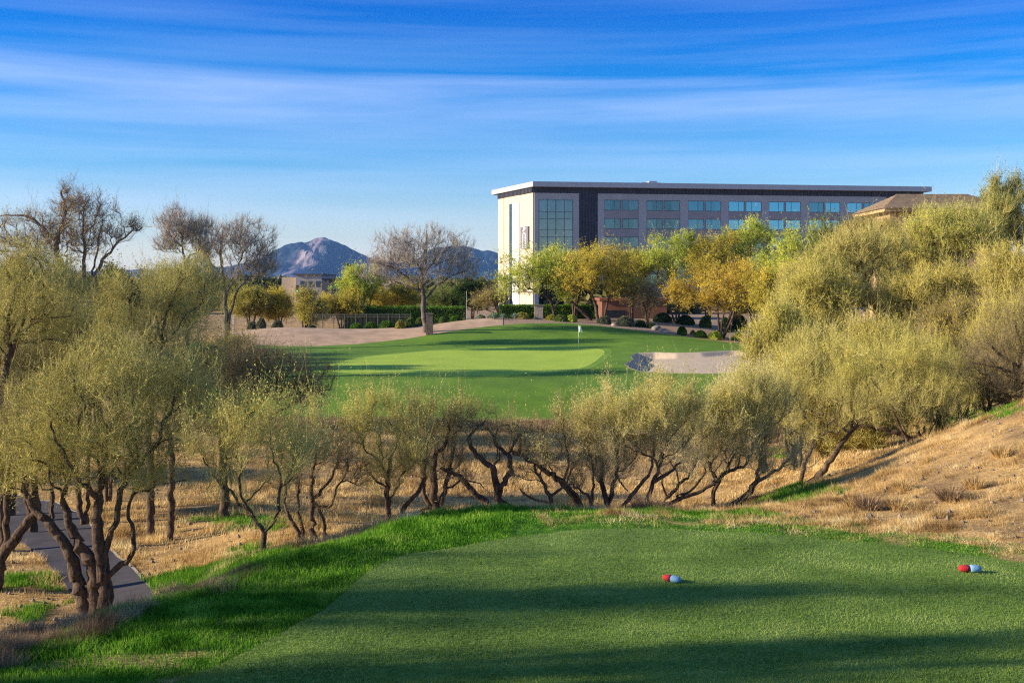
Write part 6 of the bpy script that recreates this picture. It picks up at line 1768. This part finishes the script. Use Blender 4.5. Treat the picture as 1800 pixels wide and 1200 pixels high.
# brown scrub: the shaded ridge at lower left and the bank under the fairway
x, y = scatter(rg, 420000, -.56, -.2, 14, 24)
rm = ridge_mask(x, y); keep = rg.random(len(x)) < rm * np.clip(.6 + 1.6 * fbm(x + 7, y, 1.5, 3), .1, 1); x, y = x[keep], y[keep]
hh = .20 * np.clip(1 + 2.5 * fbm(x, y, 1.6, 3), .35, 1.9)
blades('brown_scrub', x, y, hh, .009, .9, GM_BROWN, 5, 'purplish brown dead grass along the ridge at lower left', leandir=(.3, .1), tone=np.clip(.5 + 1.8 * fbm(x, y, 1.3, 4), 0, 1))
x, y = scatter(rg, 300000, -.3, .32, 58, 66)
fd = poly_dist(x, y, FAIR_POLY); keep = ~in_poly(x, y, FAIR_POLY) & (rg.random(len(x)) < np.clip(1.15 - fd / 3.2 + fbm(x, y, .6, 3), 0, 1)); x, y = x[keep], y[keep]
blades('brown_scrub', x, y, .42, .03, .5, GM_BROWN, 6, 'brown scrub hanging along the lower edge of the fairway')
# closely mown turf: short blades that give the tee its nap
x, y = scatter(rg, 560000, -.4, .8, 12.6, 24.5)
keep = in_poly(x, y, TEE_POLY); x, y = x[keep], y[keep]
o = blades('tee_nap', x, y, .034, .011, .6, GM_TURF, 7, 'short mown turf blades of the tee', tone=np.clip(.5 + 1.3 * fbm(x, y * 2.2, .45, 4) + .12 * np.sign(np.sin((x * .35 + y) * 3.6)), 0, 1)); 
o.data.vertices.foreach_get  # noqa
o.location.z = .034

# stones and clods lying in the dry ground
rgp = np.random.default_rng(55)
x, y = scatter(rgp, 2600, -.55, .56, 20, 60)
ok = ~in_poly(x, y, LUSH_POLY) & ~in_poly(x, y, TEE_POLY) & ~in_poly(x, y, [tuple(p) for p in path]); x, y = x[ok], y[ok]
oc = np.array([(1, 0, 0), (0, 1, 0), (-1, 0, 0), (0, -1, 0), (0, 0, .8), (0, 0, -.8)], float); of = np.array([(0, 1, 4), (1, 2, 4), (2, 3, 4), (3, 0, 4), (1, 0, 5), (2, 1, 5), (3, 2, 5), (0, 3, 5)])
sz = rgp.uniform(.015, .05, len(x)) * (1 + y / 50); V = oc[None] * rgp.uniform(.6, 1.3, (len(x), 6, 1)) * sz[:, None, None]; V = V + np.stack([x, y, height(x, y) + sz * .3], 1)[:, None]
tag(mk('stones', V.reshape(-1, 3), [((of[None] + np.arange(len(x))[:, None, None] * 6).reshape(-1, 3), 0)], simple('dull_stone', (.22, .17, .13), .95, var=.4, scale=3)), 'small stones and clods scattered in the dry grass', kind='stuff')

# tussocks one can tell apart
def tussock(px, py, d, s, label, mat, seed, n=520):
    rg = np.random.default_rng(seed); p = G(px, py) if d is None else np.array([(px - CX) / F * d, d, 0])
    x0, y0 = p[0], p[1]; O = (x0, y0, gz(x0, y0) - .02)
    a = rg.uniform(0, 6.283, n); r = s * .35 * rg.random(n) ** .7; ln = rg.uniform(.2, 1.1, n)
    B = np.stack([np.cos(a) * r, np.sin(a) * r, 0 * r], 1); dv = unit(np.stack([np.cos(a) * ln, np.sin(a) * ln, np.ones(n)], 1)); L = s * rg.uniform(.4, .95, n)
    b = rg.uniform(0, 6.283, n); S = np.stack([np.cos(b), np.sin(b), 0 * b], 1) * .008
    M = B + dv * (L * .6)[:, None]; T = M + unit(dv + np.array([0, 0, -.7])) * (L * .45)[:, None]
    V = np.stack([B - S, B + S, M + S * .7, M - S * .7, T], 1).reshape(-1, 3); k = np.arange(n)[:, None] * 5; r1 = rg.random(n)
    root = mk('grass_tussock', V, [(k + np.array([[0, 1, 2, 3]]), 0), (k + np.array([[3, 2, 4]]), 0)], mat, fattr={'rnd': np.concatenate([r1, r1])}, loc=O)
    return tag(root, label, 'tussock', 'dead grass tussocks on the right slope')


for i, (px, py, s, lab, mt_) in enumerate([(1528, 895, .62, 'brown tussock, leftmost on the straw slope', GM_BROWN), (1578, 893, .5, 'golden tussock right of the leftmost brown one', GM_STRAW), (1670, 880, .6, 'dark tussock in the middle of the straw slope', GM_BROWN),
        (1714, 860, .5, 'tawny tussock up and right of the dark one', GM_STRAW), (1588, 862, .45, 'small tawny tussock above the golden one', GM_STRAW), (1497, 893, .4, 'little golden tussock at the toe of the straw slope', GM_STRAW), (1760, 800, .5, 'tawny tussock high on the straw slope', GM_STRAW)]):
    tussock(px, py, None, s, lab, mt_, i)
tussock(1140, 0, 28.0, .75, 'wide rusty brown tuft on the lip of the green bank', GM_BROWN, 31, 900)
tussock(1165, 0, 27.7, .5, 'smaller rusty tuft at the right side of the wide one', GM_BROWN, 32, 500)

# ------------------------------------------------------------------ far-off woodland on the plain
def far_wood():
    rg = np.random.default_rng(9); V, rn, n = [], [], 0
    k = 520
    d = np.exp(rg.uniform(math.log(165), math.log(900), k)); x = rg.uniform(-.75, .85, k) * d
    s = rg.uniform(2.0, 4.2, k) * (d / 200) ** .35
    for i in range(k):
        if 180 < d[i] < 222 and -12 < x[i] < 80: continue
        if d[i] < 285 and abs(x[i] / d[i] + .175) < .032: continue
        m = 260; p = unit(rg.normal(size=(m, 3))) * rg.random((m, 1)) ** .4
        c = p * np.array([s[i] * 1.5, s[i] * 1.2, s[i] * .8]) + np.array([x[i], d[i], .8 + s[i] * .62]); c[:, 2] += .4 * fbm(c[:, 0], c[:, 1], .5, 2)
        ax = unit(rg.normal(size=(m, 3))); sd = unit(np.cross(ax, rg.normal(size=(m, 3)))); L = s[i] * .30
        V.append(np.stack([c - ax * L, c + sd * L * .6, c + ax * L, c - sd * L * .6], 1).reshape(-1, 3)); rn.append(np.full(m, rg.random()) * .6 + rg.random(m) * .4)
    V = np.vstack(V); n = len(V) // 4
    tag(mk('far_woodland', V, [(np.arange(n * 4).reshape(n, 4), 0)], leaf_mat('far_woodland_leaf', [c4(.03, .045, .02), c4(.08, .10, .035), c4(.16, .16, .05), c4(.26, .24, .10)], clump=.05), fattr={'rnd': np.concatenate(rn)}), 'low desert woodland stretching to the horizon', kind='stuff')


far_wood()
